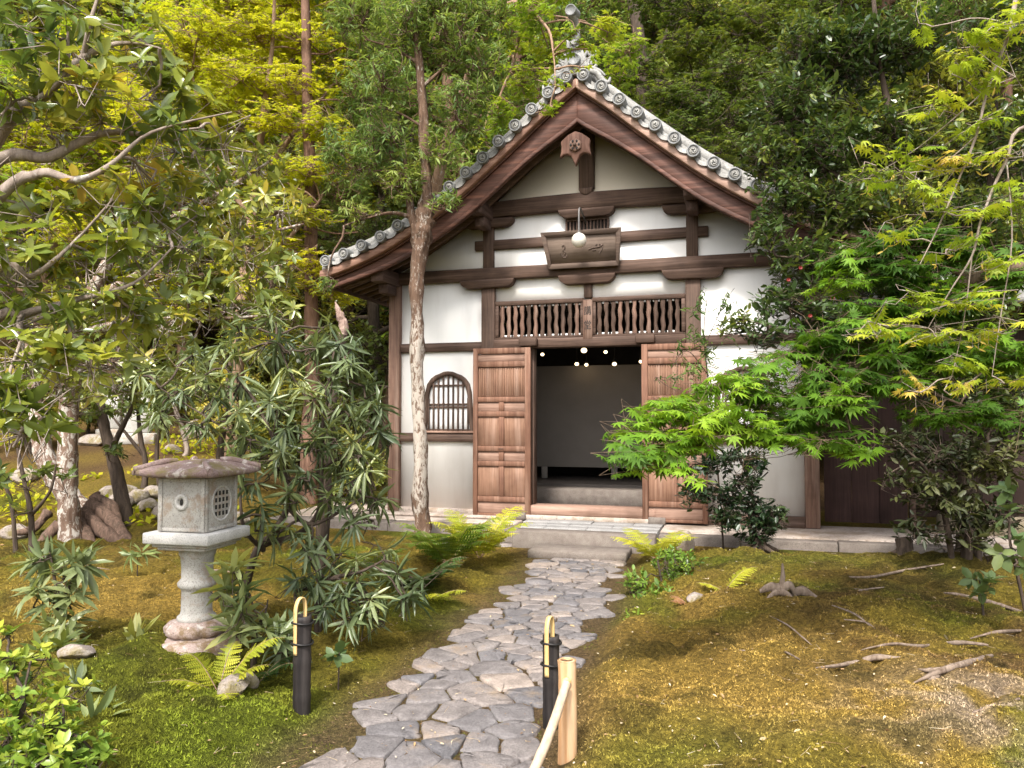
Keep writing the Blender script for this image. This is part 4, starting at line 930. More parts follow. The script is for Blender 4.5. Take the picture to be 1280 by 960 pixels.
def stump(px, py, Y, r, h, lab, seed):
    p = P(px, py, Y); z0 = float(gz(p[0], p[1])); r_ = np.random.default_rng(seed)
    t = thing('tree_stump', lab, 'stump', (p[0], p[1], z0))
    q = MB(); q.tube([(0, 0, -.05), (.01, 0, h * .5), (0, .01, h)], [r * 1.35, r * .95, r * .9], 14, .08, r_, sub=3); q.build('trunk', BARK_DARK, t, True)
    q = MB()
    for k in range(5):
        a = k * 1.26 + r_.uniform(0, .5); L_ = r * r_.uniform(2.2, 4); q.tube([(math.cos(a) * r * .8, math.sin(a) * r * .8, .05), (math.cos(a) * L_ * .7, math.sin(a) * L_ * .7, 0), (math.cos(a + .3) * L_, math.sin(a + .3) * L_, -.04)], [r * .4, r * .25, r * .1], 7, .08, r_, sub=3)
    q.build('root', BARK_DARK, t, True)
stump(1130, 692, 7.9, .085, .2, 'small dark sawn stump below the annex foundation', 3); stump(948, 694, 8.2, .08, .14, 'low dark stump at the foot of the dark shrub', 4)
def roots(name, lab, cat, lines, seed, mat=ROOTW):
    r_ = np.random.default_rng(seed); q = MB(); org = None
    for Y0, pix, r0, r1, lift in lines:
        pts = []
        for (px, py) in pix:
            g = G(px, py, .18)
            for _ in range(4): g = G(px, py, float(gz(g[0], g[1])))
            pts.append([g[0], g[1], g[2] + lift * (1 if (px, py) != pix[-1] else -.5)])
        pts = np.array(pts); pts[1:-1] += r_.normal(0, .008, (len(pts) - 2, 3))
        rad = np.linspace(r0, r1, len(pts)) * .8; rad[0] *= .4; rad[-1] *= .4; q.tube(pts, rad, 9, .16, r_, sub=5)
        pts[:, 2] -= max(r0, r1) * .55
        if org is None: org = pts[0].copy()
    return tag(q.build(name, mat, None, True, loc=org), lab, cat)
roots('tree_root', 'pale forked root with a broken end on the right moss', 'root', [(0, [(1240, 822), (1205, 834), (1175, 845), (1140, 853)], .030, .012, .012), (0, [(1200, 836), (1160, 838), (1145, 835)], .02, .008, .012), (0, [(1175, 846), (1165, 852), (1150, 850)], .018, .008, .01)], 1)
roots('tree_root', 'long grey root crossing the middle of the right moss', 'root', [(0, [(1020, 836), (1060, 830), (1100, 826), (1130, 823)], .010, .03, .005)], 2)
roots('tree_root', 'thin pale root running in from the right edge above the forked root', 'root', [(0, [(1280, 768), (1240, 757), (1200, 745), (1180, 740)], .03, .012, .012)], 3)
roots('tree_root', 'thin straight root pair left of the forked root', 'root', [(0, [(1040, 758), (1070, 772), (1090, 784)], .012, .007, .008), (0, [(1055, 776), (1080, 780), (1095, 786)], .01, .005, .008)], 4)
roots('tree_root', 'crooked root by the right edge below the pale root', 'root', [(0, [(1285, 778), (1250, 776), (1215, 779)], .02, .008, .01), (0, [(1285, 790), (1245, 792), (1210, 798)], .022, .008, .01)], 5)
roots('tree_root', 'slender root on the moss above the long grey root', 'root', [(0, [(905, 812), (935, 811), (970, 814), (1000, 824)], .006, .012, .004)], 6)
roots('tree_root', 'short root near the lantern on the left moss', 'root', [(0, [(85, 702), (110, 708), (140, 712)], .012, .006, .006)], 7)
roots('tree_root', 'thin pale root running down the moss below the sawn stump', 'root', [(0, [(1180, 706), (1130, 716), (1085, 722), (1040, 719)], .022, .006, .008)], 11)
roots('tree_root', 'slender forked root on the dark moss right of the driftwood stub', 'root', [(0, [(1110, 735), (1075, 741), (1050, 752)], .014, .006, .008), (0, [(1085, 739), (1060, 737), (1030, 742)], .012, .005, .008)], 12)
roots('tree_root', 'long wavering root above the right end of the long grey root', 'root', [(0, [(1235, 808), (1190, 805), (1150, 811), (1110, 806), (1075, 812)], .02, .006, .009)], 13)
roots('tree_root', 'short pale root near the bottom right corner', 'root', [(0, [(1275, 876), (1240, 880), (1205, 893)], .018, .006, .009)], 14)
roots('tree_root', 'bent twig-like root left of the long grey root', 'root', [(0, [(960, 770), (985, 782), (1005, 800), (1015, 806)], .008, .005, .006)], 15)
roots('tree_root', 'brown root lying across the moss behind the lantern shaft', 'root', [(0, [(300, 720), (270, 716), (215, 722), (190, 718)], .018, .006, .012)], 16)
dw = thing('driftwood_stump', 'twisted grey dead root stub with one upright spike on the right moss', 'stump', G(975, 752, .22))
o0 = np.array(dw.location); z0 = float(gz(o0[0], o0[1])) - .02
dw.location = (o0[0], o0[1], z0); r_ = np.random.default_rng(9); q = MB()
q.tube([(.0, 0, .0), (.02, 0, .09), (.035, .0, .17), (.03, 0, .26)], [.05, .035, .022, .008], 10, .06, r_, sub=5)
q.tube([(-.20, .02, .05), (-.10, -.02, .09), (0, 0, .07), (.10, -.03, .10), (.16, -.02, .02)], [.015, .034, .042, .032, .012], 10, .07, r_, sub=5)
q.tube([(-.16, -.06, .0), (-.06, -.06, .055), (.05, -.05, .04), (.12, -.08, .0)], [.012, .026, .026, .010], 9, .07, r_, sub=5); q.tube([(.12, .02, .03), (.25, .04, .05), (.4, .0, .0)], [.03, .036, .012], 9, .07, r_, sub=5)
q.build('dead_wood', ROOTW, dw, True); dw.scale = (.72, .72, 1.0)
# ------------------------------------------------------------------ foliage
L_GLOSSY = leaf_mat('glossy_evergreen_leaf', [(0, (.06, .10, .030)), (.5, (.16, .21, .042)), (.8, (.32, .33, .05)), (.95, (.46, .40, .06)), (1, (.48, .32, .06))], .22, .42, .8)
L_EVER = leaf_mat('evergreen_leaf', [(0, (.055, .090, .026)), (.5, (.15, .19, .042)), (.85, (.29, .29, .05)), (1, (.45, .36, .05))], .28, .34, .65)
L_YMAPLE = leaf_mat('yellow_maple_leaf', [(0, (.25, .30, .016)), (.5, (.43, .43, .02)), (1, (.58, .51, .03))], .55, .55, .25)
L_CONIFER = leaf_mat('fine_green_foliage', [(0, (.055, .115, .036)), (.5, (.13, .205, .052)), (1, (.28, .33, .07))], .5, .4, .3)
L_BGREEN = leaf_mat('bright_maple_leaf', [(0, (.12, .21, .02)), (.5, (.22, .32, .025)), (1, (.40, .42, .028))], .5, .45, .3)
L_DARKM = leaf_mat('dark_maple_leaf', [(0, (.034, .06, .015)), (.5, (.08, .12, .02)), (1, (.18, .205, .028))], .55, .4, .25)
L_CAM = leaf_mat('camellia_leaf', [(0, (.022, .046, .015)), (.55, (.065, .105, .025)), (.85, (.17, .205, .034)), (1, (.32, .32, .045))], .33, .3, .5)
L_GMAPLE = leaf_mat('green_maple_leaf', [(0, (.035, .085, .010)), (.4, (.075, .16, .013)), (.7, (.14, .27, .018)), (1, (.26, .40, .028))], .5, .42, .3)
L_LMAPLE = leaf_mat('lime_maple_leaf', [(0, (.17, .27, .02)), (.6, (.31, .39, .028)), (.92, (.46, .45, .045)), (1, (.58, .42, .10))], .5, .45, .3)
L_RHODO = leaf_mat('rhododendron_leaf', [(0, (.065, .095, .044)), (.5, (.15, .19, .082)), (.85, (.26, .29, .115)), (1, (.38, .37, .09))], .36, .3, .55)
L_BUSH = leaf_mat('lush_bush_leaf', [(0, (.075, .15, .022)), (.6, (.18, .27, .035)), (1, (.40, .43, .05))], .35, .33, .5)
L_DSHRUB = leaf_mat('dark_shrub_leaf', [(0, (.010, .024, .010)), (.6, (.024, .045, .016)), (1, (.06, .085, .025))], .33, .15, .5)
L_OLIVE = leaf_mat('olive_shrub_leaf', [(0, (.017, .024, .009)), (.6, (.034, .042, .015)), (1, (.08, .085, .027))], .45, .2, .3)
L_FERNY = leaf_mat('yellow_fern_leaf', [(0, (.28, .33, .028)), (1, (.55, .52, .05))], .55, .45, .25)
L_FERNG = leaf_mat('green_fern_leaf', [(0, (.08, .15, .02)), (.6, (.15, .22, .03)), (1, (.32, .33, .04))], .55, .4, .25)
L_FERND = leaf_mat('dark_fern_leaf', [(0, (.03, .065, .02)), (1, (.07, .12, .03))], .55, .3, .25)
L_BROAD = leaf_mat('broad_seedling_leaf', [(0, (.06, .105, .035)), (.6, (.12, .17, .06)), (1, (.22, .26, .09))], .4, .25, .45)
UP = np.array([0, 0, 1.])

# spec: template, leaf size, size spread, leaves per twig, twig length, mode, upward bias, width factor, droop
SPEC = {
    'glossy': ('oval', .085, .25, 9, .20, 'whorl', .55, .95, .2), 'ever': ('oval', .105, .25, 8, .20, 'whorl', .5, .9, .25),
    'rhodo': ('lance', .155, .22, 13, .20, 'whorl', .6, .68, .6), 'rhodo_s': ('lance', .15, .15, 12, .14, 'whorl', .8, 1.1, .15),
    'ymaple': ('maple_far', .058, .25, 9, .30, 'flat', .05, 1, .2), 'dmaple': ('maple_far', .062, .25, 9, .34, 'flat', .05, 1, .3),
    'bmaple': ('maple_far', .058, .25, 9, .28, 'flat', .05, 1, .25), 'gmaple': ('maple', .060, .25, 9, .26, 'flat', 0, 1, .35), 'lmaple': ('maple', .043, .2, 9, .20, 'flat', -.05, 1, .3),
    'fine': ('lance', .080, .25, 14, .20, 'alt', .25, 1.0, .3), 'cam': ('oval', .078, .22, 8, .20, 'alt', .35, 1, .3), 'camfine': ('lance', .07, .2, 9, .22, 'alt', .3, 1.2, .3),
    'bush': ('oval', .043, .25, 8, .09, 'whorl', .8, 1.2, .05), 'dshrub': ('oval', .062, .25, 9, .13, 'alt', .3, 1.0, .35), 'olive': ('oval', .085, .25, 7, .18, 'alt', .3, .9, .4),
    'small': ('oval', .046, .25, 8, .12, 'alt', .5, 1.2, .1), 'broad': ('broad', .098, .2, 5, .08, 'whorl', .9, .95, .15),
    'farleaf': ('far', .13, .35, 7, .35, 'alt', .2, 1.2, .3), 'farmaple': ('maple_far', .10, .3, 7, .4, 'flat', .05, 1, .3), 'farneedle': ('needle', .17, .3, 9, .35, 'alt', .1, 1.6, .5),
}
def foliage(lm, tw, clumps, kind, rng, cov=1.5, twig_r=.003, limbs=None, limb_r=.012, connect=True, tint=(.5, .5)):
    tm, sz, sv, k, tl, mode, upb, wid, droop = SPEC[kind]; area = TM[tm][2] * sz * sz * wid
    for cl in clumps:
        if len(cl) == 6: px, py, Y, rx, ry, dy = cl; cvm = 1.0
        else: px, py, Y, rx, ry, dy, cvm = cl
        if px is None: c = np.array(py); R = np.array(Y)
        else: c = P(px, py, Y); R = np.array([rx * Y / F, dy, ry * Y / F])
        nt = max(2, int(cov * cvm * math.pi * R[0] * R[2] / area / k + .5))
        u = nrm(rng.normal(size=(nt, 3))); p = c + u * R * (rng.random((nt, 1)) ** .42)
        d = nrm((p - c) / R * .55 + rng.normal(size=(nt, 3)) * .45 + UP * upb)
        if mode == 'flat': d[:, 2] = d[:, 2] * .3 - .08; d = nrm(d)
        tls = tl * rng.uniform(.7, 1.25, nt); base = p - d * tls[:, None]
        ct = rng.normal(0, .16)
        if mode == 'whorl':
            j = np.arange(k); ph = j * 2.39996 + rng.uniform(0, 6.28, (nt, 1)); aa = rng.uniform(.75, 1.45, (nt, k))
            h = np.where(np.abs(d[:, 2:3]) < .95, [[0, 0, 1.]], [[1., 0, 0]]); e1 = nrm(np.cross(d, h)); e2 = np.cross(d, e1)
            ld = d[:, None] * np.cos(aa)[..., None] + (e1[:, None] * np.cos(ph)[..., None] + e2[:, None] * np.sin(ph)[..., None]) * np.sin(aa)[..., None]
            ld[..., 2] -= droop * rng.uniform(.3, 1.5, (nt, k)); ld = nrm(ld)
            pos = p[:, None] - d[:, None] * (tls[:, None] * rng.uniform(0, .22, (nt, k)))[..., None] + ld * sz * .05
            nn = d[:, None] + .25 * rng.normal(size=(nt, k, 3)) + UP * .3
        elif mode == 'alt':
            t = (np.arange(k) + .6) / k; sd = nrm(np.cross(UP + .35 * rng.normal(size=(nt, 3)), d)); s_ = np.where(np.arange(k) % 2, 1., -1.)
            ld = d[:, None] * .7 + sd[:, None] * s_[None, :, None] * .75 + rng.normal(0, .22, (nt, k, 3)); ld[..., 2] -= droop * .6
            ld[:, -1] = d + rng.normal(0, .15, (nt, 3)); ld = nrm(ld)
            pos = base[:, None] + d[:, None] * (tls[:, None] * t)[..., None]
            nn = UP + .45 * rng.normal(size=(nt, k, 3)) + .3 * d[:, None]
        else:
            t = .25 + .75 * (np.arange(k) // 2) / max(1, (k - 1) // 2); sd = nrm(np.cross(UP + .12 * rng.normal(size=(nt, 3)), d)); s_ = np.where(np.arange(k) % 2, 1., -1.)
            ld = d[:, None] * .55 + sd[:, None] * s_[None, :, None] * .85 + rng.normal(0, .15, (nt, k, 3)); ld[..., 2] -= droop * rng.uniform(.6, 1.7, (nt, k))
            ld[:, -1] = d + rng.normal(0, .12, (nt, 3)); ld = nrm(ld)
            pos = base[:, None] + d[:, None] * (tls[:, None] * t)[..., None] + ld * sz * .35
            nn = UP + .22 * rng.normal(size=(nt, k, 3)) + .35 * nrm((p - c) * [1, 1, 0] + 1e-6)[:, None]
        sizes = sz * np.exp(rng.normal(0, sv, nt * k)); sizes = np.minimum(sizes, sz * 1.6)
        tt = np.clip(tint[0] + ct + tint[1] * (.6 * rng.normal(0, .32, (nt, k)) + .6 * rng.normal(0, .3, (nt, 1))), 0, 1).ravel()
        lm.leaves(tm, pos.reshape(-1, 3), ld.reshape(-1, 3), nn.reshape(-1, 3), sizes, tt, wid)
        if tw is not None:
            tw.segs(base, p, twig_r, twig_r * .6)
            if connect and nt > 0:
                # branchlets from the middle of the clump to each twig, in two bent pieces
                hub = c - np.array([0, 0, R[2] * .35]); nh = max(1, nt // 7)
                sel = rng.permutation(nt)[:nh]; hubs = hub + (base[sel] - hub) * .6 + rng.normal(0, .03, (nh, 3))
                dd = np.linalg.norm(base[:, None] - hubs[None], axis=2); near = hubs[dd.argmin(1)]
                mid = (near + base) / 2 + rng.normal(0, .02, (nt, 3)) - UP * .015
                tw.segs(near, mid, twig_r * 1.5, twig_r * 1.25); tw.segs(mid, base, twig_r * 1.25, twig_r)
                m2 = (hub + hubs) / 2 + rng.normal(0, .03, (nh, 3)); tw.segs(np.repeat(hub[None], nh, 0), m2, twig_r * 2.6, twig_r * 2.1, 4); tw.segs(m2, hubs, twig_r * 2.1, twig_r * 1.6, 4)
                if limbs is not None and len(limbs):
                    q = limbs[np.linalg.norm((limbs - hub) * [1, 1, 1.3], axis=1).argmin()]
                    L_ = np.linalg.norm(hub - q)
                    if L_ > .05:
                        t = np.linspace(0, 1, 5)[:, None]; pts = q + (hub - q) * t + rng.normal(0, .035 * L_, (5, 3)) * np.sin(t * math.pi) + UP * (.08 * L_) * np.sin(t * math.pi)
                        pts[0] = q; pts[-1] = hub; tw.tube(pts, np.linspace(limb_r * (1 + .35 * L_), twig_r * 2.4, 5), 6, .06, rng, sub=2)
def plant(name, lab, cat, stems, clumps, kind, leafm, barkm, seed, cov=1.5, twig_r=.003, limb_r=.012, group=None, connect=True, base=None, tint=(.5, .5), extra=None, rough=.1, ns=10):
    """stems: lists of (px, py, Y, radius in metres); the first point of the first stem is the base."""
    rng = np.random.default_rng(seed); tk = MB(); lm = MB(); lp_ = []
    for s_ in stems:
        pts = np.array([P(a[0], a[1], a[2]) if a[0] is not None else a[1] for a in s_]); rad = np.array([a[3] for a in s_])
        tk.tube(pts, rad, ns, rough, rng, sub=5); lp_.append(spline(pts, rad, 8)[0] if len(pts) > 1 else pts)
    limbs = np.concatenate(lp_) if lp_ else None
    if base is None:
        b0 = lp_[0][0]; base = (b0[0], b0[1], b0[2])
    t = thing(name, lab, cat, base, 0, group)
    foliage(lm, tk, clumps, kind, rng, cov, twig_r, limbs, limb_r, connect, tint)
    if extra: extra(lm, tk, rng, limbs)
    if tk.n: tk.build('trunk' if cat == 'tree' else 'stem', barkm, t, True, loc=base)
    if lm.n: lm.build('crown' if cat == 'tree' else 'foliage', leafm, t, False, loc=base)
    return t
def gbase(px, py, Y):                   # a stem foot pressed into the ground below the pixel
    p = P(px, py, Y); p[2] = float(gz(p[0], p[1])) - .05; return (None, p, 0)
def foot(px, Y, r):
    p = P(px, 700, Y); p[2] = float(gz(p[0], p[1])) - .06; return (None, p, 0, r)
def wpt(x, y, z, r): return (None, np.array([x, y, z], float), 0, r)

# big-leaved evergreen reaching in from the left edge
plant('evergreen_tree', 'large-leaved glossy evergreen reaching in close from the left edge on pale bare limbs', 'tree',
      [[wpt(-3.6, 3.5, float(gz(-3.6, 3.5)) - .05, .11), wpt(-3.35, 3.5, 1.0, .09), wpt(-2.95, 3.55, 2.0, .07), wpt(-2.75, 3.6, 2.6, .05)],
       [wpt(-3.0, 3.55, 1.9, .06), (0, 165, 3.6, .035), (54, 121, 3.6, .026), (104, 71, 3.65, .018), (154, 54, 3.7, .010), (200, 60, 3.7, .004)],
       [wpt(-3.0, 3.55, 1.9, .06), (-20, 215, 3.6, .032), (62, 196, 3.65, .024), (125, 167, 3.7, .017), (179, 167, 3.75, .010), (250, 160, 3.8, .004)],
       [wpt(-3.2, 3.5, 1.5, .06), (-20, 265, 3.5, .03), (50, 217, 3.5, .022), (96, 225, 3.5, .016), (140, 205, 3.55, .011), (190, 165, 3.6, .007), (290, 140, 3.7, .003)],
       [wpt(-3.3, 3.5, 1.2, .06), (-20, 410, 3.6, .025), (30, 392, 3.6, .02), (90, 376, 3.65, .014), (167, 354, 3.7, .008), (215, 310, 3.75, .004)],
       [wpt(-3.3, 3.5, 1.2, .05), (-20, 350, 3.5, .018), (40, 345, 3.5, .012), (95, 300, 3.55, .007), (140, 250, 3.6, .004)],
       [(104, 71, 3.65, .014), (112, 30, 3.6, .010), (125, -10, 3.6, .007)], [(40, 130, 3.6, .016), (80, 95, 3.5, .01), (85, 40, 3.5, .006)]],
      [(50, 40, 3.5, 60, 45, .35), (150, 30, 3.7, 60, 40, .35), (20, 110, 3.5, 45, 45, .3), (120, 110, 3.6, 60, 40, .3), (200, 95, 3.8, 45, 35, .3), (60, 160, 3.7, 60, 25, .3, .6), (40, 255, 3.6, 55, 30, .3), (140, 245, 3.7, 60, 30, .3),
       (215, 165, 3.8, 60, 32, .3, .9), (262, 145, 3.85, 32, 26, .25, .7), (30, 320, 3.5, 55, 40, .3), (120, 310, 3.7, 65, 40, .35), (210, 280, 3.9, 55, 40, .3), (190, 215, 3.8, 45, 30, .3), (70, 380, 3.6, 60, 30, .3), (165, 380, 3.8, 55, 35, .3), (30, 440, 3.4, 55, 35, .3), (110, 445, 3.6, 50, 30, .3),
       (30, 520, 3.2, 42, 45, .22, 1.3), (10, 480, 3.2, 30, 30, .2)],
      'glossy', L_GLOSSY, BARK_GREY, 11, cov=2.6, twig_r=.0024, limb_r=.008, tint=(.54, .55))
# evergreen with a lichen-spotted twin trunk behind it
twin = plant('evergreen_tree', 'evergreen on a lichen-spotted straight trunk with flaring roots left of the lantern', 'tree',
      [[foot(88, 9.0, .15), (86, 640, 9.0, .12), (84, 580, 9.0, .115), (86, 520, 9.0, .11), (92, 450, 9.0, .10), (110, 380, 9.0, .08), (150, 300, 9, .06), (200, 220, 9, .035)],
       [foot(128, 9.5, .17), (110, 645, 9.5, .15), (80, 612, 9.5, .13), (58, 575, 9.5, .115), (44, 500, 9.6, .09), (34, 400, 9.6, .06)],
       [(100, 420, 9, .07), (170, 400, 8.2, .045), (240, 400, 7.8, .025), (330, 395, 7.5, .012)], [(110, 380, 9, .06), (200, 330, 8.4, .04), (300, 300, 8, .02), (380, 280, 7.8, .01)], [(150, 300, 9, .04), (260, 250, 8.6, .025), (340, 200, 8.4, .012)],
       [(88, 470, 9, .06), (120, 462, 8.7, .05), (160, 452, 8.5, .03)]],
      [(230, 215, 8, 55, 40, .7), (310, 200, 8.4, 45, 35, .6), (290, 290, 8, 55, 45, .8), (350, 250, 8, 40, 40, .6, .8), (335, 330, 7.8, 45, 40, .7), (230, 330, 7.6, 60, 45, .8), (200, 400, 7.4, 60, 40, .8), (300, 385, 7.6, 60, 40, .8), (355, 385, 7.6, 35, 30, .6),
       (140, 440, 7.6, 60, 35, .7), (240, 450, 7.6, 55, 30, .7, .8), (70, 470, 8, 55, 35, .6, .8), (180, 290, 8.4, 50, 50, .7), (150, 480, 7.8, 50, 22, .6, .6), (90, 400, 8.6, 60, 50, .6)],
      'ever', L_EVER, BARK_LICHEN, 12, cov=2.1, twig_r=.0036, limb_r=.012, tint=(.58, .65))
def more_stems(t, name, stems, mat, seed):
    r_ = np.random.default_rng(seed); q = MB()
    for s_ in stems: q.tube(np.array([P(a[0], a[1], a[2]) if a[0] is not None else a[1] for a in s_]), np.array([a[3] for a in s_]), 10, .16, r_, sub=5)
    return q.build(name, mat, t, True, loc=np.array(t.location))
more_stems(twin, 'root', [[(105, 640, 9.3, .10), (135, 668, 9.15, .085), (165, 686, 9.0, .05), (190, 697, 8.9, .015)], [(98, 650, 9.2, .08), (118, 684, 8.95, .045), (135, 698, 8.85, .015)], [(112, 630, 9.4, .09), (140, 650, 9.3, .08), (160, 675, 9.1, .06), (168, 695, 8.9, .02)], [(75, 655, 9.1, .07), (45, 682, 8.95, .035), (15, 690, 8.9, .015)], [(60, 640, 9.4, .06), (40, 662, 9.2, .05), (5, 668, 9.1, .03)], [(125, 640, 9.45, .06), (150, 662, 9.3, .05), (178, 690, 9.1, .02)], [(118, 620, 9.5, .08), (138, 635, 9.45, .07), (150, 655, 9.4, .06), (152, 690, 9.1, .03)]], BARK_ROOT, 5)
# yellow-green maple behind, upper left
YM = [(250, 35, 12, 55, 22), (320, 40, 12.4, 60, 20), (385, 60, 12.6, 55, 22), (440, 30, 13, 50, 22), (300, 95, 12, 55, 18), (370, 110, 12.2, 55, 20), (430, 100, 12.8, 40, 22), (345, 150, 11.8, 50, 16), (405, 160, 12, 42, 20), (340, 215, 11.6, 48, 18), (390, 215, 11.8, 42, 16), (375, 265, 11.6, 42, 16), (345, 300, 11.6, 40, 16), (290, 0, 12.5, 60, 22), (360, 0, 12.8, 60, 22), (420, -15, 13, 60, 22), (255, 130, 12, 45, 20), (420, 200, 12.2, 30, 14), (395, 330, 11.8, 36, 14), (330, 360, 11.6, 50, 20), (410, 360, 12, 40, 24), (230, 80, 12.5, 50, 30), (190, 150, 12.6, 50, 40), (330, 420, 11.8, 50, 26), (270, 190, 12.4, 50, 22)]
plant('maple_tree', 'yellow-green maple with layered sprays in the upper left behind the evergreen', 'tree',
      [[foot(285, 12.6, .16), (290, 560, 12.6, .13), (300, 420, 12.5, .11), (312, 300, 12.4, .09), (325, 180, 12.3, .06), (340, 60, 12.3, .035), (345, -60, 12.3, .02)], [(305, 370, 12.5, .06), (360, 300, 12, .04), (400, 250, 11.9, .02)], [(320, 230, 12.4, .05), (380, 150, 12.4, .03), (430, 90, 12.7, .015)], [(315, 280, 12.4, .05), (260, 180, 12.2, .03), (240, 90, 12.3, .015)]],
      [(a, b_, c_, d_, e_, .8) for a, b_, c_, d_, e_ in YM], 'ymaple', L_YMAPLE, BARK_MAPLE, 13, cov=2.6, twig_r=.004, limb_r=.016, tint=(.5, .6))
# red-barked cedar
plant('cedar_tree', 'straight red-barked cedar trunk left of the roof end', 'tree',
      [[foot(384, 12.2, .15), (386, 560, 12.2, .125), (390, 450, 12.2, .115), (389, 330, 12.2, .105), (388, 220, 12.2, .095), (385, 140, 12.2, .085), (382, 40, 12.2, .07), (380, -80, 12.2, .05)],
       [(388, 200, 12.2, .02), (410, 195, 12.1, .016), (430, 188, 12, .008)], [(389, 285, 12.2, .016), (420, 292, 12, .012), (448, 290, 11.9, .006)], [(388, 225, 12.2, .016), (372, 235, 12, .01)], [(389, 290, 12.2, .022), (362, 282, 12, .016), (348, 262, 11.9, .01), (352, 240, 11.8, .006)]],
      [(455, 120, 12.4, 40, 40, .8), (430, 240, 12.2, 34, 30, .6), (475, 60, 12.6, 45, 45, .8), (415, 60, 12.6, 25, 40, .5, .5), (440, 0, 12.6, 50, 35, .8), (470, 180, 12.4, 35, 35, .7)], 'fine', L_CONIFER, BARK_RED, 14, cov=2.4, twig_r=.004, limb_r=.012)
# lichen-barked tree standing in front of the hall
plant('podocarpus_tree', 'slim tree with flaking lichen-white bark standing in front of the left wall of the hall', 'tree',
      [[foot(529, 9.6, .1134), (528, 650, 9.6, .0941), (525, 560, 9.6, .0882), (522, 470, 9.6, .0823), (521, 390, 9.6, .0823), (523, 320, 9.6, .0907), (528, 285, 9.6, .135), (531, 262, 9.6, .1008), (533, 235, 9.6, .0714), (531, 180, 9.6, .0605), (527, 110, 9.6, .0521), (521, 50, 9.6, .0462), (516, -20, 9.6, .0378), (512, -120, 9.6, .0168)],
       [(524, 295, 9.6, .0756), (514, 268, 9.6, .0521), (511, 235, 9.65, .0353), (506, 200, 9.7, .0218), (498, 150, 9.8, .0101)], [(516, 272, 9.6, .0336), (490, 266, 9.5, .0185), (460, 272, 9.4, .0118), (430, 282, 9.3, .0059)],
       [(531, 200, 9.6, .0252), (560, 170, 9.5, .0168), (590, 140, 9.4, .0084)], [(527, 110, 9.6, .0252), (560, 80, 9.6, .0151), (590, 50, 9.6, .0084)], [(525, 80, 9.6, .0252), (490, 60, 9.6, .0151), (460, 50, 9.6, .0084)], [(530, 160, 9.6, .0218), (495, 140, 9.6, .0151), (450, 130, 9.6, .0067)]],
      [(565, 50, 9.6, 42, 40, .6), (505, 40, 9.6, 45, 35, .6), (480, 100, 9.5, 40, 35, .6), (575, 125, 9.5, 40, 35, .6), (550, 185, 9.4, 32, 26, .4, .8), (480, 165, 9.5, 45, 35, .6), (445, 205, 9.4, 40, 28, .6), (500, 225, 9.5, 36, 28, .5), (440, 262, 9.3, 26, 14, .4, .7), (555, 248, 9.3, 20, 16, .25, .9), (408, 352, 9.2, 22, 9, .25, .7), (605, 85, 9.6, 32, 36, .5), (540, 10, 9.6, 60, 35, .6), (600, 20, 9.8, 40, 35, .6), (450, 20, 9.8, 40, 40, .6), (588, 160, 9.6, 22, 22, .4, .7), (425, 180, 9.5, 30, 30, .5, .7)],
      'fine', L_CONIFER, BARK_FLAKE, 15, cov=2.0, twig_r=.0035, limb_r=.012, tint=(.6, .6), rough=.16, ns=14)
# bright maple overhanging the roof ridge
plant('maple_tree', 'bright green maple hanging over the ridge ornament of the hall roof', 'tree',
      [[wpt(-2.6, 15.5, float(gz(-2.6, 15.5)) - .1, .17), wpt(-2.3, 15.3, 3.0, .14), wpt(-1.6, 14.6, 5.5, .11), wpt(-.8, 13, 7.3, .08), wpt(-.1, 11.2, 7.7, .055), (680, 30, 9.6, .022), (692, 70, 9.0, .010), (694, 110, 8.75, .004)], [wpt(-1.0, 13.4, 7.0, .06), (640, 70, 12, .035), (625, 120, 11.5, .015)]],
      [(655, 100, 11.5, 36, 26, .6), (622, 140, 11.2, 28, 20, .5), (600, 170, 11.4, 20, 16, .4, .7), (690, 62, 10.4, 32, 22, .5), (650, 40, 11.5, 38, 22, .6), (668, 18, 9.8, 34, 16, .5), (760, 34, 9.8, 26, 18, .4), (738, 58, 8.95, 18, 10, .2, .7), (716, 40, 8.85, 18, 12, .15, .7), (698, 62, 8.95, 12, 8, .15, .6), (688, 128, 8.7, 12, 12, .15, .9), (700, 105, 8.7, 12, 8, .12, .6), (735, 82, 8.85, 16, 8, .15, .5), (780, 60, 11, 30, 20, .5), (770, 100, 11.5, 26, 16, .4), (655, 155, 11.6, 26, 14, .4), (670, -10, 10, 60, 20, .5)],
      'bmaple', L_BGREEN, BARK_MAPLE, 16, cov=2.0, twig_r=.003, limb_r=.012, tint=(.5, .6))
# dark feathery maple behind the right slope
plant('maple_tree', 'dark feathery maple behind the right slope of the hall roof', 'tree',
      [[wpt(3.4, 17.5, float(gz(3.4, 17.5)) - .1, .2), wpt(3.2, 17.4, 5, .17), (800, 60, 17, .14), (790, 0, 17, .11), (785, -80, 17, .06)], [(800, 90, 17, .10), (835, 40, 16.6, .08), (845, -30, 16.4, .05)], [(800, 100, 17, .08), (870, 110, 15.6, .05), (930, 120, 15, .02)]],
      [(860, 60, 15, 55, 30, .9), (920, 90, 14.6, 55, 30, .9), (870, 130, 14.4, 50, 24, .8), (830, 120, 14.8, 40, 24, .8), (920, 150, 14.2, 50, 24, .8), (880, 10, 15.2, 60, 30, .9), (950, 30, 14.8, 60, 35, .9), (965, 120, 14, 45, 30, .8), (900, 185, 13.8, 40, 20, .6), (845, 160, 14.2, 36, 20, .6), (800, 85, 15.2, 30, 22, .6, .7), (1000, 60, 14.6, 60, 45, .9), (1040, 10, 15, 60, 40, .9), (820, -5, 15.5, 60, 25, .8, .7)],
      'dmaple', L_DARKM, BARK_DARK, 17, cov=2.2, twig_r=.004, limb_r=.016, tint=(.5, .6))
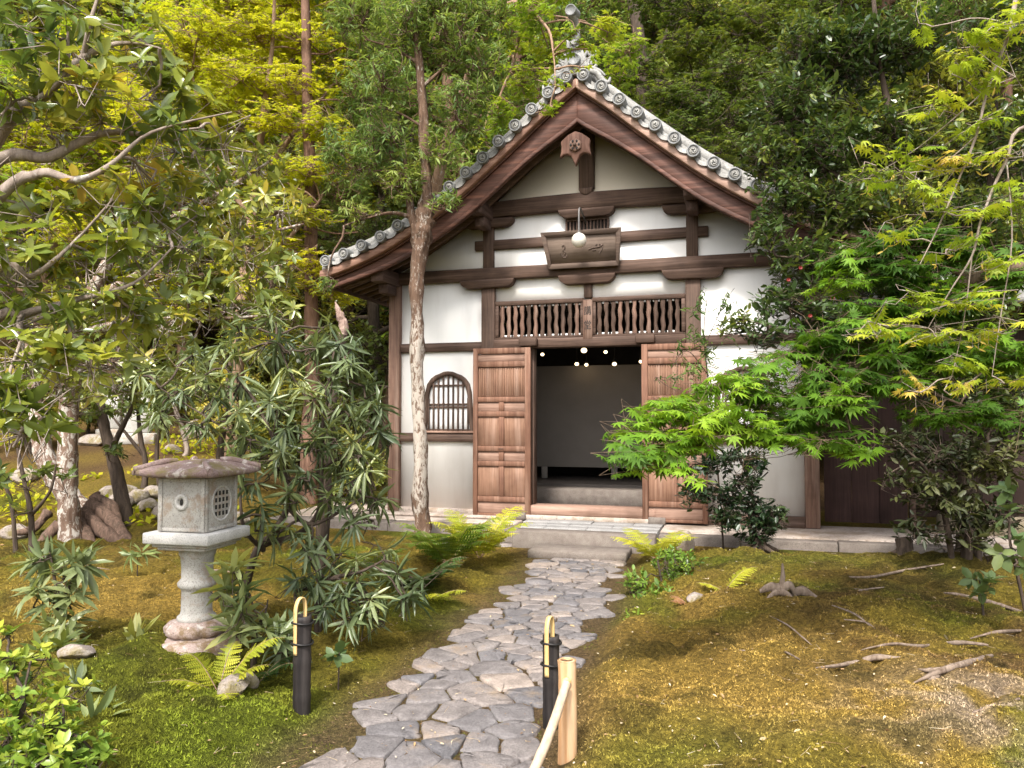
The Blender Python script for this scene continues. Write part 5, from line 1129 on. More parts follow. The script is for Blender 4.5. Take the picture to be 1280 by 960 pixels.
# camellia on the right
def reds(lm, tk, rng, limbs): pass
cam_cl = [(990, 130, 8.2, 55, 45, .6), (1060, 70, 8.2, 60, 50, .6), (1130, 50, 8, 60, 45, .6), (1190, 110, 8, 60, 50, .6), (960, 190, 8.0, 40, 35, .45), (1030, 185, 8, 55, 40, .6), (1100, 160, 8, 55, 45, .6), (1170, 190, 7.9, 55, 45, .6), (985, 245, 7.9, 45, 35, .5), (1050, 255, 7.9, 55, 40, .6), (1125, 260, 7.8, 55, 45, .6), (955, 290, 7.7, 24, 30, .35, .8), (1010, 320, 7.7, 50, 36, .5), (1080, 340, 7.7, 55, 40, .6), (985, 372, 7.6, 45, 26, .4, .9), (1050, 400, 7.6, 55, 35, .5), (1150, 340, 7.7, 55, 45, .6), (1210, 390, 7.7, 55, 50, .6), (1205, 280, 7.8, 60, 50, .6), (1240, 50, 8, 50, 60, .6), (1255, 180, 8, 50, 60, .6), (920, 400, 7.5, 30, 16, .25, .5), (955, 415, 7.5, 36, 18, .3, .6), (1010, 60, 8.3, 50, 50, .6), (1130, 440, 7.7, 60, 45, .5), (1240, 480, 7.7, 50, 50, .5), (1050, 470, 7.7, 50, 30, .4, .6), (1250, 310, 7.9, 40, 60, .6)]
cmt = plant('camellia_tree', 'tall dark glossy-leaved camellia at the right corner of the hall', 'tree',
      [[foot(1210, 7.9, .12), (1208, 620, 7.9, .10), (1200, 520, 7.9, .09), (1180, 420, 7.9, .08), (1150, 300, 7.9, .065), (1120, 180, 8, .045), (1100, 80, 8, .03), (1090, -20, 8, .015)], [(1180, 420, 7.9, .05), (1100, 360, 7.8, .035), (1030, 330, 7.7, .02), (970, 320, 7.6, .008)], [(1150, 300, 7.9, .04), (1060, 230, 7.9, .025), (990, 180, 8, .012)], [(1190, 470, 7.9, .05), (1230, 350, 7.9, .04), (1240, 200, 8, .03), (1250, 60, 8, .015)], [(1185, 440, 7.9, .03), (1080, 420, 7.6, .02), (980, 410, 7.5, .010), (930, 400, 7.45, .005)]],
      cam_cl, 'cam', L_CAM, BARK_DARK, 18, cov=4.2, twig_r=.003, limb_r=.012, tint=(.5, .65))
rngf = np.random.default_rng(2); b0 = np.array(cmt.location)
for k in range(5):
    px, py = [(1000, 335), (985, 350), (1040, 372), (1012, 395), (1125, 480), (1150, 500), (1140, 430), (1060, 120), (1205, 300)][k]
    c0 = P(px, py, 7.2) - b0; q = MB(); a_ = np.arange(7) * 2 * math.pi / 7
    v = [(0, 0, 0)] + [(.020 * math.cos(t), -.014, .020 * math.sin(t)) for t in a_]; q.add(np.array(v) + c0, [(0, i + 1, (i + 1) % 7 + 1) for i in range(7)]); q.add(np.array([(x * .6, y - .008, z * .6) for x, y, z in v]) + c0, [(0, i + 1, (i + 1) % 7 + 1) for i in range(7)])
    q.build('red_flower', plain_mat('red_petal', (.20, .02, .016), .6), cmt)
# foreground green maple with layered sprays across the right of the doorway
gm = [(815, 535, 4.2, 45, 18), (790, 565, 4.1, 24, 14), (845, 505, 4.3, 45, 18), (870, 550, 4.2, 50, 18), (905, 480, 4.3, 40, 14), (920, 525, 4.3, 50, 18), (830, 580, 4.15, 36, 12), (960, 490, 4.4, 45, 16), (985, 525, 4.4, 45, 18), (1000, 440, 4.6, 45, 16), (1040, 470, 4.5, 48, 18), (1045, 510, 4.4, 46, 16), (1020, 550, 4.3, 36, 10), (1075, 560, 4.2, 24, 10), (1090, 450, 4.6, 50, 16), (1060, 410, 4.7, 50, 16), (1125, 480, 4.6, 45, 14), (1110, 420, 4.7, 45, 18), (1130, 345, 4.8, 50, 18), (1090, 320, 4.9, 40, 16), (1180, 320, 4.9, 50, 18), (1200, 380, 4.8, 50, 18), (1150, 390, 4.8, 45, 16), (1200, 505, 4.5, 40, 12), (1165, 520, 4.4, 36, 10), (1250, 350, 4.9, 40, 24), (1150, 300, 4.9, 50, 14), (1060, 355, 4.9, 30, 12), (1235, 520, 4.5, 40, 16), (1100, 385, 4.8, 40, 14), (1030, 425, 4.6, 40, 14), (1075, 480, 4.5, 45, 16), (1150, 440, 4.7, 45, 16), (1020, 500, 4.4, 45, 14), (1180, 455, 4.6, 45, 16), (1210, 430, 4.7, 40, 18), (1120, 300, 5, 50, 16), (1060, 325, 5, 40, 12), (1160, 360, 4.9, 50, 16), (870, 520, 4.3, 50, 12), (960, 545, 4.3, 40, 10), (1250, 440, 4.7, 40, 30), (950, 460, 4.45, 30, 10)]
plant('maple_tree', 'fresh green maple whose layered branch hangs across the right door leaf', 'tree',
      [[wpt(4.3, 5.2, float(gz(4.3, 5.2)) - .08, .12), wpt(4.1, 5.1, 1.2, .095), wpt(3.7, 5.0, 2.3, .075), (1275, 335, 4.9, .050), (1215, 350, 4.9, .042), (1160, 375, 4.85, .036), (1115, 422, 4.7, .030), (1050, 478, 4.5, .022), (985, 545, 4.35, .017), (930, 551, 4.3, .014), (885, 540, 4.25, .010), (810, 555, 4.2, .005)],
       [(1160, 375, 4.85, .022), (1090, 395, 4.8, .014), (1010, 430, 4.6, .008), (950, 460, 4.5, .004)], [(1215, 350, 4.9, .02), (1150, 320, 4.9, .012), (1090, 315, 4.9, .006)], [(1115, 422, 4.7, .018), (1150, 480, 4.6, .012), (1200, 505, 4.5, .006)], [(985, 545, 4.35, .010), (920, 510, 4.3, .007), (860, 500, 4.3, .004)], [(1050, 478, 4.5, .01), (1060, 530, 4.3, .006), (1075, 560, 4.2, .003)]],
      [(a, b_, c_, d_, e_, .32) for a, b_, c_, d_, e_ in gm if a < 935], 'gmaple', L_GMAPLE, BARK_TWIGGY, 19, cov=7.5, twig_r=.0014, limb_r=.006, tint=(.72, .5),
      extra=lambda lm, tk, rng, limbs: foliage(lm, tk, [(a, b_, c_, d_, e_, .32) for a, b_, c_, d_, e_ in gm if a >= 935], 'gmaple', rng, 8.0, .0014, limbs, .006, True, (.42, .5)))
lmc = [(1215, 55, 3.6, 45, 12), (1165, 30, 3.7, 30, 10, .6), (1240, 95, 3.5, 38, 11), (1190, 90, 3.6, 30, 9, .8), (1180, 135, 3.6, 42, 11), (1240, 145, 3.5, 36, 10), (1135, 195, 3.7, 44, 10), (1185, 200, 3.6, 38, 10), (1100, 222, 3.75, 28, 8), (1250, 195, 3.5, 36, 12), (1170, 250, 3.6, 36, 8), (1230, 265, 3.5, 42, 12), (1120, 300, 3.7, 26, 7, .8), (1195, 310, 3.6, 40, 10), (1250, 325, 3.5, 34, 12), (1145, 372, 3.65, 38, 9), (1220, 375, 3.5, 40, 11), (1110, 405, 3.7, 30, 8), (1170, 418, 3.6, 38, 9), (1240, 415, 3.5, 40, 11), (1200, 460, 3.55, 36, 10), (1255, 475, 3.5, 28, 12), (1150, 488, 3.6, 24, 8), (1180, 485, 3.6, 18, 10), (1262, 30, 3.5, 24, 30), (1262, 250, 3.5, 24, 24), (1090, 420, 3.7, 20, 7, .7), (1095, 205, 3.7, 16, 6, .6)]
def keys(lm, tk, rng, limbs):           # pale winged seed keys dangling under the sprays
    for k in range(46):
        c_ = lmc[rng.integers(len(lmc))]; p = P(c_[0] + rng.uniform(-30, 30), c_[1] + rng.uniform(4, 26), c_[2]); d = nrm(rng.normal(size=(2, 3)) + np.array([[1, 0, -.5], [-1, 0, -.5]]))
        lm.leaves('narrow', np.repeat(p[None], 2, 0), d, rng.normal(size=(2, 3)), .035, np.array([1., 1.]), 1.7); tk.segs([p + [0, 0, .06]], [p], .001, .001)
plant('maple_tree', 'sunlit lime-yellow maple sprays hanging down the right edge in front of the camellia', 'tree',
      [[wpt(3.3, 3.4, float(gz(3.3, 3.4)) - .08, .10), wpt(3.25, 3.45, 1.5, .08), wpt(3.1, 3.5, 3.0, .06), wpt(2.75, 3.5, 4.0, .04), (1282, -30, 3.6, .0132), (1262, 40, 3.6, .0090), (1235, 110, 3.6, .0072), (1220, 170, 3.6, .0060), (1196, 230, 3.6, .0048), (1170, 290, 3.6, .0030), (1150, 330, 3.6, .0018)],
       [wpt(3.1, 3.5, 3.0, .0240), (1290, 155, 3.5, .0096), (1258, 200, 3.5, .0072), (1228, 270, 3.5, .0060), (1215, 320, 3.5, .0048), (1190, 360, 3.55, .0030), (1160, 410, 3.6, .0018)], [(1235, 110, 3.6, .0042), (1190, 150, 3.6, .0030), (1140, 190, 3.7, .0018), (1085, 222, 3.75, .0012)],
       [(1258, 200, 3.5, .0036), (1265, 300, 3.5, .0030), (1250, 400, 3.5, .0024), (1240, 470, 3.5, .0012)], [(1220, 170, 3.6, .0036), (1170, 210, 3.65, .0024), (1120, 215, 3.7, .0012)], [(1215, 320, 3.5, .0030), (1205, 400, 3.55, .0024), (1190, 470, 3.6, .0012)]],
      [(c_[0], c_[1], c_[2], c_[3], c_[4], .2) + tuple(c_[5:]) for c_ in lmc], 'lmaple', L_LMAPLE, BARK_GREY, 20, cov=2.4, twig_r=.0014, limb_r=.003, tint=(.52, .55), extra=keys)
# dark olive shrub in front of the annex
plant('evergreen_shrub', 'dark olive-leaved shrub in front of the dark boarded annex wall', 'shrub',
      [[foot(1208, 7.3, .05), (1206, 640, 7.3, .04), (1200, 580, 7.3, .03), (1190, 500, 7.3, .02)], [foot(1222, 7.4, .04), (1224, 620, 7.4, .03), (1235, 540, 7.4, .02)], [foot(1190, 7.2, .03), (1180, 640, 7.2, .025), (1160, 590, 7.1, .015), (1130, 560, 7.1, .008)]],
      [(1170, 560, 7.2, 50, 35, .5), (1230, 570, 7.3, 50, 40, .5), (1180, 620, 7.1, 45, 30, .45), (1235, 640, 7.2, 45, 30, .45), (1140, 600, 7.1, 30, 24, .35, .8), (1200, 510, 7.3, 55, 30, .5), (1150, 660, 7.0, 30, 18, .3, .8), (1120, 545, 7.2, 26, 18, .3, .6), (1260, 520, 7.4, 40, 40, .5), (1110, 590, 7.2, 14, 12, .2, .6), (1205, 665, 7.1, 30, 15, .3)],
      'olive', L_OLIVE, BARK_DARK, 21, cov=2.6, twig_r=.0028, limb_r=.008, tint=(.45, .6))
# dark small shrub against the right wall
plant('evergreen_shrub', 'small very dark shrub on a thin stem against the white right wall', 'shrub',
      [[foot(944, 8.3, .05), (942, 660, 8.3, .028), (940, 620, 8.3, .022), (930, 585, 8.3, .014), (920, 560, 8.3, .008)], [(942, 655, 8.3, .02), (962, 660, 8.25, .012), (980, 645, 8.2, .006)], [(940, 625, 8.3, .014), (905, 620, 8.2, .01), (868, 615, 8.15, .005)], [(938, 610, 8.3, .012), (960, 590, 8.2, .006)]],
      [(915, 570, 8.3, 34, 14, .25), (945, 578, 8.25, 18, 14, .2), (895, 615, 8.2, 26, 12, .22), (930, 625, 8.25, 30, 15, .25), (958, 655, 8.2, 30, 13, .25), (918, 652, 8.2, 22, 10, .2), (866, 612, 8.1, 22, 18, .2), (925, 600, 8.2, 30, 14, .25), (950, 640, 8.2, 26, 14, .2), (905, 640, 8.2, 24, 12, .2), (885, 580, 8.2, 22, 12, .2), (862, 590, 8.1, 12, 12, .18, .6), (975, 640, 8.2, 14, 9, .15, .8), (940, 670, 8.2, 26, 8, .2)],
      'dshrub', L_DSHRUB, BARK_DARK, 22, cov=3.4, twig_r=.002, limb_r=.006)
# feathery climbing sprays on the right post
plant('nandina_plant', 'thin feathery sprays climbing past the right end of the transom', 'plant',
      [[foot(905, 8.6, .012), (898, 600, 8.6, .010), (888, 500, 8.6, .008), (880, 420, 8.6, .006), (884, 370, 8.6, .003)], [(886, 470, 8.6, .006), (862, 440, 8.5, .004), (846, 445, 8.45, .002)], [(882, 430, 8.6, .005), (905, 380, 8.55, .003), (918, 360, 8.5, .002)]],
      [(872, 385, 8.5, 12, 16, .15), (868, 420, 8.5, 16, 12, .18), (850, 432, 8.45, 14, 9, .15, .7), (905, 375, 8.5, 14, 14, .15, .7), (884, 440, 8.5, 14, 14, .18, .8), (868, 462, 8.4, 26, 12, .2, .8), (846, 470, 8.3, 16, 8, .15, .7), (910, 410, 8.5, 16, 10, .15, .7)],
      'camfine', L_CONIFER, BARK_DARK, 23, cov=1.2, twig_r=.0018, limb_r=.003, tint=(.3, .5))

# rhododendrons with narrow drooping leaves
def whorls(lst, Y0=None, r=14, dy=.12): return [(a, b_, Y, r, r * .8, dy) for a, b_, Y in lst]
R1 = [(255, 465, 5.9), (225, 490, 6), (285, 440, 6.1), (312, 432, 6), (350, 425, 6), (395, 432, 6.1), (430, 450, 6), (455, 478, 6), (468, 508, 5.8), (432, 510, 5.9), (385, 490, 5.8), (335, 500, 5.7), (292, 515, 5.6), (252, 525, 5.7), (340, 555, 5.6), (395, 560, 5.7), (448, 560, 5.8), (480, 540, 5.9), (360, 615, 5.6), (412, 628, 5.7), (440, 600, 5.8), (312, 575, 5.5), (330, 640, 5.5), (392, 670, 5.6), (445, 645, 5.7), (365, 470, 6), (410, 470, 5.9), (300, 475, 5.9), (365, 530, 5.7), (420, 545, 5.8), (270, 490, 5.8), (320, 600, 5.5), (380, 595, 5.6), (470, 620, 5.8), (345, 400, 6.3), (300, 405, 6.2), (440, 430, 6.2), (200, 480, 6.2), (180, 465, 6.4), (465, 580, 5.8), (310, 545, 5.55), (455, 520, 6), (350, 660, 5.5), (405, 405, 6.3), (200, 515, 6.1), (440, 480, 6.1), (240, 440, 6.3), (345, 445, 6.3), (400, 520, 6.2), (360, 580, 6), (430, 580, 6.2)]
plant('rhododendron_shrub', 'big rhododendron with narrow drooping leaves between the lantern and the hall', 'shrub',
      [[foot(300, 5.75, .034), (318, 694, 5.7, .03), (345, 662, 5.7, .026), (362, 620, 5.75, .022), (348, 565, 5.8, .018), (318, 500, 5.9, .012), (282, 460, 6, .006)], [(330, 680, 5.7, .024), (372, 668, 5.8, .022), (398, 640, 5.85, .019), (402, 580, 5.85, .017), (405, 520, 5.9, .014), (422, 460, 6, .008)], [(352, 625, 5.7, .0204), (385, 655, 5.65, .0150), (425, 640, 5.7, .0095), (455, 620, 5.75, .0054)], [(395, 590, 5.85, .0136), (440, 560, 5.9, .0095), (475, 520, 5.9, .0054)], [(340, 560, 5.8, .0136), (290, 540, 5.7, .0095), (240, 510, 5.9, .0054), (200, 485, 6.1, .0034)], [(330, 688, 5.7, .018), (305, 660, 5.5, .013), (300, 610, 5.5, .008)], [(400, 520, 5.9, .0109), (365, 470, 6, .0068), (345, 420, 6.1, .0041)]],
      whorls(R1, r=17), 'rhodo', L_RHODO, BARK_DARK, 24, cov=2.9, twig_r=.0036, limb_r=.009, tint=(.45, .6))
plant('rhododendron_shrub', 'low rhododendron with splayed pale-green leaves right beside the lantern shaft', 'shrub',
      [[foot(318, 4.75, .022), (318, 800, 4.7, .016), (312, 770, 4.65, .012), (300, 730, 4.6, .008), (290, 710, 4.6, .004)], [(316, 790, 4.7, .012), (330, 770, 4.7, .008), (335, 750, 4.7, .004)], [(314, 780, 4.7, .01), (300, 770, 4.6, .006)]],
      whorls([(290, 712, 4.55), (312, 740, 4.55), (302, 765, 4.5), (330, 785, 4.6), (278, 735, 4.6), (345, 800, 4.6), (296, 790, 4.6)], r=10, dy=.07), 'rhodo_s', L_RHODO, BARK_DARK, 25, cov=1.5, twig_r=.003, limb_r=.005, tint=(.75, .4))
plant('rhododendron_shrub', 'sprawling rhododendron with hanging leaves behind the left path marker', 'shrub',
      [[foot(400, 5.5, .03), (398, 735, 5.5, .022), (420, 722, 5.4, .016), (450, 715, 5.3, .010), (480, 700, 5.4, .006)], [(398, 735, 5.5, .016), (370, 740, 5.3, .012), (372, 770, 5.1, .008), (360, 790, 5, .004)], [(420, 722, 5.4, .010), (440, 735, 5.2, .007), (432, 745, 5.15, .004)], [(410, 727, 5.45, .01), (385, 700, 5.4, .008), (380, 680, 5.4, .005)]],
      whorls([(428, 745, 5.15), (455, 725, 5.2), (410, 752, 5.2), (470, 745, 5.2), (495, 715, 5.4), (480, 690, 5.6), (445, 705, 5.4), (505, 745, 5.3), (385, 690, 5.4), (362, 775, 4.95), (358, 805, 4.9), (395, 720, 5.4), (440, 770, 5.1), (520, 725, 5.5), (465, 770, 5.2), (420, 690, 5.6), (372, 720, 5.3)], r=12, dy=.1), 'rhodo', L_RHODO, BARK_DARK, 26, cov=1.9, twig_r=.003, limb_r=.006, tint=(.42, .5))
plant('rhododendron_shrub', 'upright rhododendron with stiff pale leaf rosettes left of the lantern', 'shrub',
      [[foot(75, 5.1, .025), (74, 800, 5.1, .018), (72, 760, 5.1, .014), (68, 720, 5.1, .009), (62, 690, 5.1, .005)], [(72, 765, 5.1, .012), (88, 730, 5.05, .008), (98, 705, 5.05, .004)]],
      whorls([(62, 692, 5.1), (98, 705, 5.0), (42, 700, 5.1), (78, 720, 5), (66, 750, 5.05), (80, 775, 5), (50, 740, 5.1), (108, 690, 5.1), (85, 745, 5.05), (68, 790, 5)], r=12, dy=.09), 'rhodo_s', L_RHODO, BARK_DARK, 27, cov=3.2, twig_r=.003, limb_r=.005, tint=(.6, .4))
plant('rhododendron_seedling', 'dark-leaved seedling with yellow heart under the upright rhododendron', 'plant', [[foot(78, 4.8, .012), (78, 825, 4.8, .008), (78, 812, 4.8, .004)]], whorls([(62, 815, 4.75), (82, 808, 4.7), (98, 820, 4.7), (72, 828, 4.7)], r=10, dy=.07), 'rhodo_s', L_EVER, BARK_DARK, 28, cov=3, tint=(.55, .7), connect=False)
plant('rhododendron_seedling', 'small grey-green seedling at the left foot of the lantern base', 'plant', [[foot(170, 4.9, .010), (170, 812, 4.9, .006), (170, 800, 4.9, .003)]], [(170, 800, 4.9, 8, 8, .05), (176, 815, 4.85, 8, 6, .05)], 'rhodo_s', L_RHODO, BARK_DARK, 29, cov=3.6, tint=(.75, .3), connect=False)
for k, (px, py, Y, lab) in enumerate([(90, 862, 4.1, 'pale strap-leaved seedling on the green moss left of the fern'), (117, 905, 3.75, 'tiny seedling above the bright corner bush'), (172, 700, 7, 'small sprout at the foot of the lichen-spotted tree'), (424, 822, 4.6, 'tiny broad-leaved sprout right of the left path marker')]):
    plant('seedling', lab, 'plant', [[foot(px, Y, .006), (px, py, Y, .004), (px, py - 8, Y, .002)]], [(px, py - 6, Y, 9, 7, .05)], 'rhodo_s' if k != 3 else 'broad', L_BROAD if k else L_RHODO, BARK_DARK, 30 + k, cov=2.2, tint=(.55, .4), connect=False)
# bushes in the corners and along the path
plant('leafy_bush', 'lush bright green bush filling the bottom left corner', 'bush', [[foot(-10, 3.2, .03), (10, 930, 3.2, .02), (30, 880, 3.2, .012)], [foot(40, 3.1, .02), (50, 950, 3.1, .014), (80, 910, 3.1, .008)]],
      [(10, 815, 3.35, 22, 16, .15, .7), (25, 855, 3.3, 34, 26, .2), (15, 905, 3.1, 40, 34, .25), (62, 905, 3.1, 38, 28, .22), (100, 925, 3.05, 30, 22, .2), (50, 950, 3.0, 50, 30, .25), (110, 955, 3.0, 26, 18, .2), (8, 790, 3.5, 16, 12, .12, .7), (0, 950, 3, 40, 30, .2), (80, 870, 3.2, 26, 16, .2, .8), (120, 940, 3.05, 24, 18, .2), (40, 820, 3.4, 20, 14, .15, .6)], 'bush', L_BUSH, BARK_DARK, 35, cov=2.8, twig_r=.002, limb_r=.005, tint=(.66, .65))
plant('leafy_bush', 'small-leaved bush spilling onto the right side of the path', 'bush', [[foot(830, 7.0, .02), (828, 730, 7, .014), (822, 700, 7, .008)], [foot(845, 7.2, .018), (850, 720, 7.2, .012), (850, 690, 7.2, .006)]],
      [(800, 725, 6.8, 26, 14, .18), (825, 745, 6.7, 28, 16, .2), (835, 705, 7.1, 28, 16, .22), (855, 725, 7, 24, 16, .2), (845, 690, 7.3, 22, 10, .2, .8), (810, 745, 6.6, 18, 12, .15), (862, 700, 7.2, 18, 9, .18, .7)], 'small', L_BUSH, BARK_DARK, 36, cov=2.0, twig_r=.002, limb_r=.005, tint=(.36, .6))
plant('seedling', 'bright green nandina seedling at the path edge on the right', 'plant', [[foot(798, 5.9, .008), (798, 785, 5.9, .006), (795, 772, 5.9, .003)]], [(790, 772, 5.85, 18, 7, .1), (806, 766, 5.9, 12, 7, .08), (780, 778, 5.8, 12, 5, .07)], 'small', L_BUSH, BARK_DARK, 37, cov=2.2, tint=(.62, .5), connect=False)
plant('broadleaf_plant', 'broad grey-green leaved plant leaning in at the right edge', 'plant', [[foot(1290, 4.9, .014), (1272, 720, 4.9, .010), (1262, 670, 4.9, .008), (1264, 610, 4.9, .005)], [(1272, 700, 4.9, .008), (1248, 680, 4.9, .005)]],
      [(1262, 610, 4.9, 8, 10, .05, .7), (1250, 640, 4.9, 14, 8, .06), (1262, 672, 4.85, 16, 8, .07), (1272, 700, 4.8, 14, 10, .08), (1240, 690, 4.9, 10, 8, .06, .7)], 'broad', L_BROAD, BARK_DARK, 38, cov=1.5, twig_r=.0025, tint=(.55, .5))
plant('broadleaf_plant', 'low broad-leaved seedling on the moss near the right edge', 'plant', [[foot(1228, 5.6, .010), (1226, 735, 5.6, .006), (1224, 725, 5.6, .003)]], [(1215, 722, 5.6, 14, 7, .08), (1240, 725, 5.6, 14, 7, .08), (1226, 738, 5.5, 12, 5, .06)], 'broad', L_BROAD, BARK_DARK, 39, cov=2.0, tint=(.42, .4), connect=False)

# ferns
def fern(px, Y, fronds, leafm, lab, seed, group=None, py=None):
    rng = np.random.default_rng(seed); p = P(px, 700, Y) if py is None else P(px, py, Y); p[2] = float(gz(p[0], p[1])) - .02
    t = thing('fern', lab, 'fern', p, 0, group); st_ = MB()
    for az_, ln_, rise in fronds:
        az_ += rng.normal(0, .08); h = np.array([math.cos(az_), math.sin(az_), 0]); tt = np.linspace(0, 1, 26)
        z = rise * ln_ * (np.sin(tt * 1.75) * .95); r = ln_ * (tt * .80 + .1 * tt ** 2)
        c_ = h[None] * r[:, None] + UP * z[:, None]; lm = MB()
        st_.tube(c_, np.linspace(.0035, .001, 26), 5, sub=1)
        T = nrm(np.gradient(c_, axis=0)); sd = nrm(np.cross(np.repeat(UP[None], 26, 0), T)); nn = np.cross(T, sd)
        n_ = 21; ti = np.linspace(.14, .985, n_); 
        for sgn in (-1, 1):
            pos = np.stack([np.interp(ti, tt, c_[:, i]) for i in range(3)], 1); tv = np.stack([np.interp(ti, tt, T[:, i]) for i in range(3)], 1); sv = np.stack([np.interp(ti, tt, sd[:, i]) for i in range(3)], 1); nv = np.stack([np.interp(ti, tt, nn[:, i]) for i in range(3)], 1)
            L_ = ln_ * .27 * np.sin(np.clip((ti - .08) / .92, 0, 1) ** .62 * math.pi) ** .8 + .006
            d = nrm(sv * sgn + tv * .38 + rng.normal(0, .07, (n_, 3)) - UP * .10)
            lm.leaves('pinna', pos, d, nv + rng.normal(0, .12, (n_, 3)), L_ * rng.uniform(.9, 1.08, n_), np.clip(rng.normal(.5, .2) + rng.normal(0, .15, n_), 0, 1), 1.5)
        lm.build('frond', leafm, t, False)
    st_.build('stalk', BARK_MAPLE, t, True)
    return t
def fan(a0, a1, n, ln_, rise, sd):
    r_ = np.random.default_rng(sd); return [(math.radians(a), ln_ * r_.uniform(.75, 1.1), rise * r_.uniform(.7, 1.2)) for a in np.linspace(a0, a1, n)]
fern(600, 8.45, fan(140, 400, 13, .66, .75, 1), L_FERNY, 'yellow-green fern clump in front of the left door leaf', 1)
fern(560, 7.9, fan(130, 390, 13, .66, .7, 2), L_FERNG, 'green fern clump just right of the lichen-barked trunk', 2)
fern(520, 7.0, fan(170, 400, 10, .55, .55, 3), L_FERND, 'dark fern at the path side of the sprawling rhododendron', 3)
fern(540, 6.6, fan(230, 330, 3, .42, .35, 33), L_FERNY, 'small yellowing fern drooping toward the path', 33)
fern(820, 8.1, fan(130, 400, 8, .5, .6, 4), L_FERNY, 'yellow-green fern beside the step slab right of the path', 4)
fern(276, 4.25, [(.45, .38, .75), (.1, .3, .5), (3.5, .30, .35), (4.1, .32, .15), (4.7, .34, .08), (2.7, .30, .7), (5.2, .28, .2), (1.5, .26, .9)], L_FERNY, 'bright yellow-green fern over the tan mossy rock', 5)
fern(322, 4.6, [(5.2, .30, .5), (5.9, .34, .5), (4.6, .26, .5), (.4, .26, .6)], L_FERND, 'dark fern behind the tan mossy rock', 6)
fern(905, 6.4, [(0.3, .36, .55), (2.9, .25, .3)], L_FERNY, 'lone pair of yellow fern fronds on the right moss', 7)
fern(862, 6.1, [(a, .20, .3) for a in (0.2, 1.2, 2.4, 3.5, 4.6, 5.4)], leaf_mat('dead_fern_leaf', [(0, (.22, .10, .045)), (1, (.36, .19, .09))], .8, .2, .1), 'withered brown fern on the right moss', 8)
fern(470, 7.4, fan(160, 380, 5, .42, .5, 9), L_FERNG, 'fern half hidden under the big rhododendron', 9)

# thin dark understorey on the left
for k, (stems, cl, lab) in enumerate([
    ([[foot(158, 9.8, .10), (152, 620, 9.8, .085), (140, 570, 9.8, .075), (130, 530, 9.8, .065), (118, 470, 9.8, .04), (100, 400, 9.8, .02)], [(140, 560, 9.8, .04), (165, 510, 9.7, .025), (185, 470, 9.6, .012)]], [(135, 560, 9.3, 30, 14, .3, .6), (160, 480, 9.5, 45, 20, .4, .8), (110, 500, 9.6, 40, 20, .4, .6)], 'dark leaning trunk directly behind the left side of the lantern'),
    ([[foot(178, 11.5, .05), (182, 580, 11.5, .04), (176, 550, 11.5, .035), (172, 510, 11.5, .025), (165, 460, 11.5, .012)], [(180, 570, 11.5, .03), (160, 545, 11.4, .022), (140, 520, 11.4, .012)], [foot(198, 11.6, .04), (196, 560, 11.6, .03), (205, 510, 11.6, .02), (215, 470, 11.5, .01)]], [(185, 500, 11.3, 40, 22, .5), (215, 480, 11.3, 40, 22, .5, .8), (150, 505, 11.4, 35, 18, .4, .7)], 'slim dark multi-stemmed tree above the lantern roof'),
    ([[foot(40, 8.2, .035), (38, 640, 8.2, .028), (30, 600, 8.2, .022), (22, 560, 8.2, .014)], [(38, 645, 8.2, .022), (62, 615, 8.1, .015), (70, 580, 8.1, .008)], [foot(20, 8.4, .03), (12, 620, 8.4, .02), (-10, 590, 8.4, .012)]], [(25, 590, 8.1, 36, 20, .3, .8), (75, 590, 8.1, 20, 14, .2, .6), (20, 640, 8.0, 28, 14, .25, .5)], 'low dark branching shrub at the left edge behind the rosette rhododendron'),
    ([[foot(272, 12, .07), (276, 560, 12, .055), (283, 500, 12, .045), (290, 440, 12, .03)], [(278, 545, 12, .03), (255, 510, 12, .02), (240, 480, 12, .01)]], [(270, 520, 11.6, 45, 24, .5), (320, 560, 11.5, 40, 26, .5), (250, 590, 11.6, 20, 14, .3, .4)], 'grey trunk behind the lantern roof on its right'),
    ([[foot(228, 13.5, .05), (234, 560, 13.5, .045), (226, 530, 13.5, .04), (216, 500, 13.5, .03), (210, 460, 13.5, .02)]], [(225, 480, 13.2, 40, 22, .5), (200, 520, 13.4, 24, 12, .3, .5)], 'crooked pale trunk between the lantern roof and the stone monuments')]):
    plant('understorey_tree', lab, 'tree', stems, cl, 'ever', L_EVER, BARK_DARK if k != 4 else BARK_GREY, 50 + k, cov=1.5, twig_r=.003, limb_r=.01, tint=(.4, .6))
dt = plant('dead_trunk', 'broken-off pale dead trunk standing up behind the big rhododendron', 'dead tree', [[foot(400, 7.2, .06), (408, 600, 7.2, .045), (417, 480, 7.2, .04), (428, 418, 7.2, .04)]], [], 'ever', L_EVER, BARK_DARK, 56, rough=.2)
more_stems(dt, 'broken_top', [[(427, 422, 7.2, .036), (430, 410, 7.2, .044), (428, 399, 7.2, .042), (424, 390, 7.2, .030), (421, 383, 7.2, .016), (419, 377, 7.2, .003)]], bark_mat('pink_dead_wood', (.15, .09, .07), (.40, .29, .24), sx=40), 6)
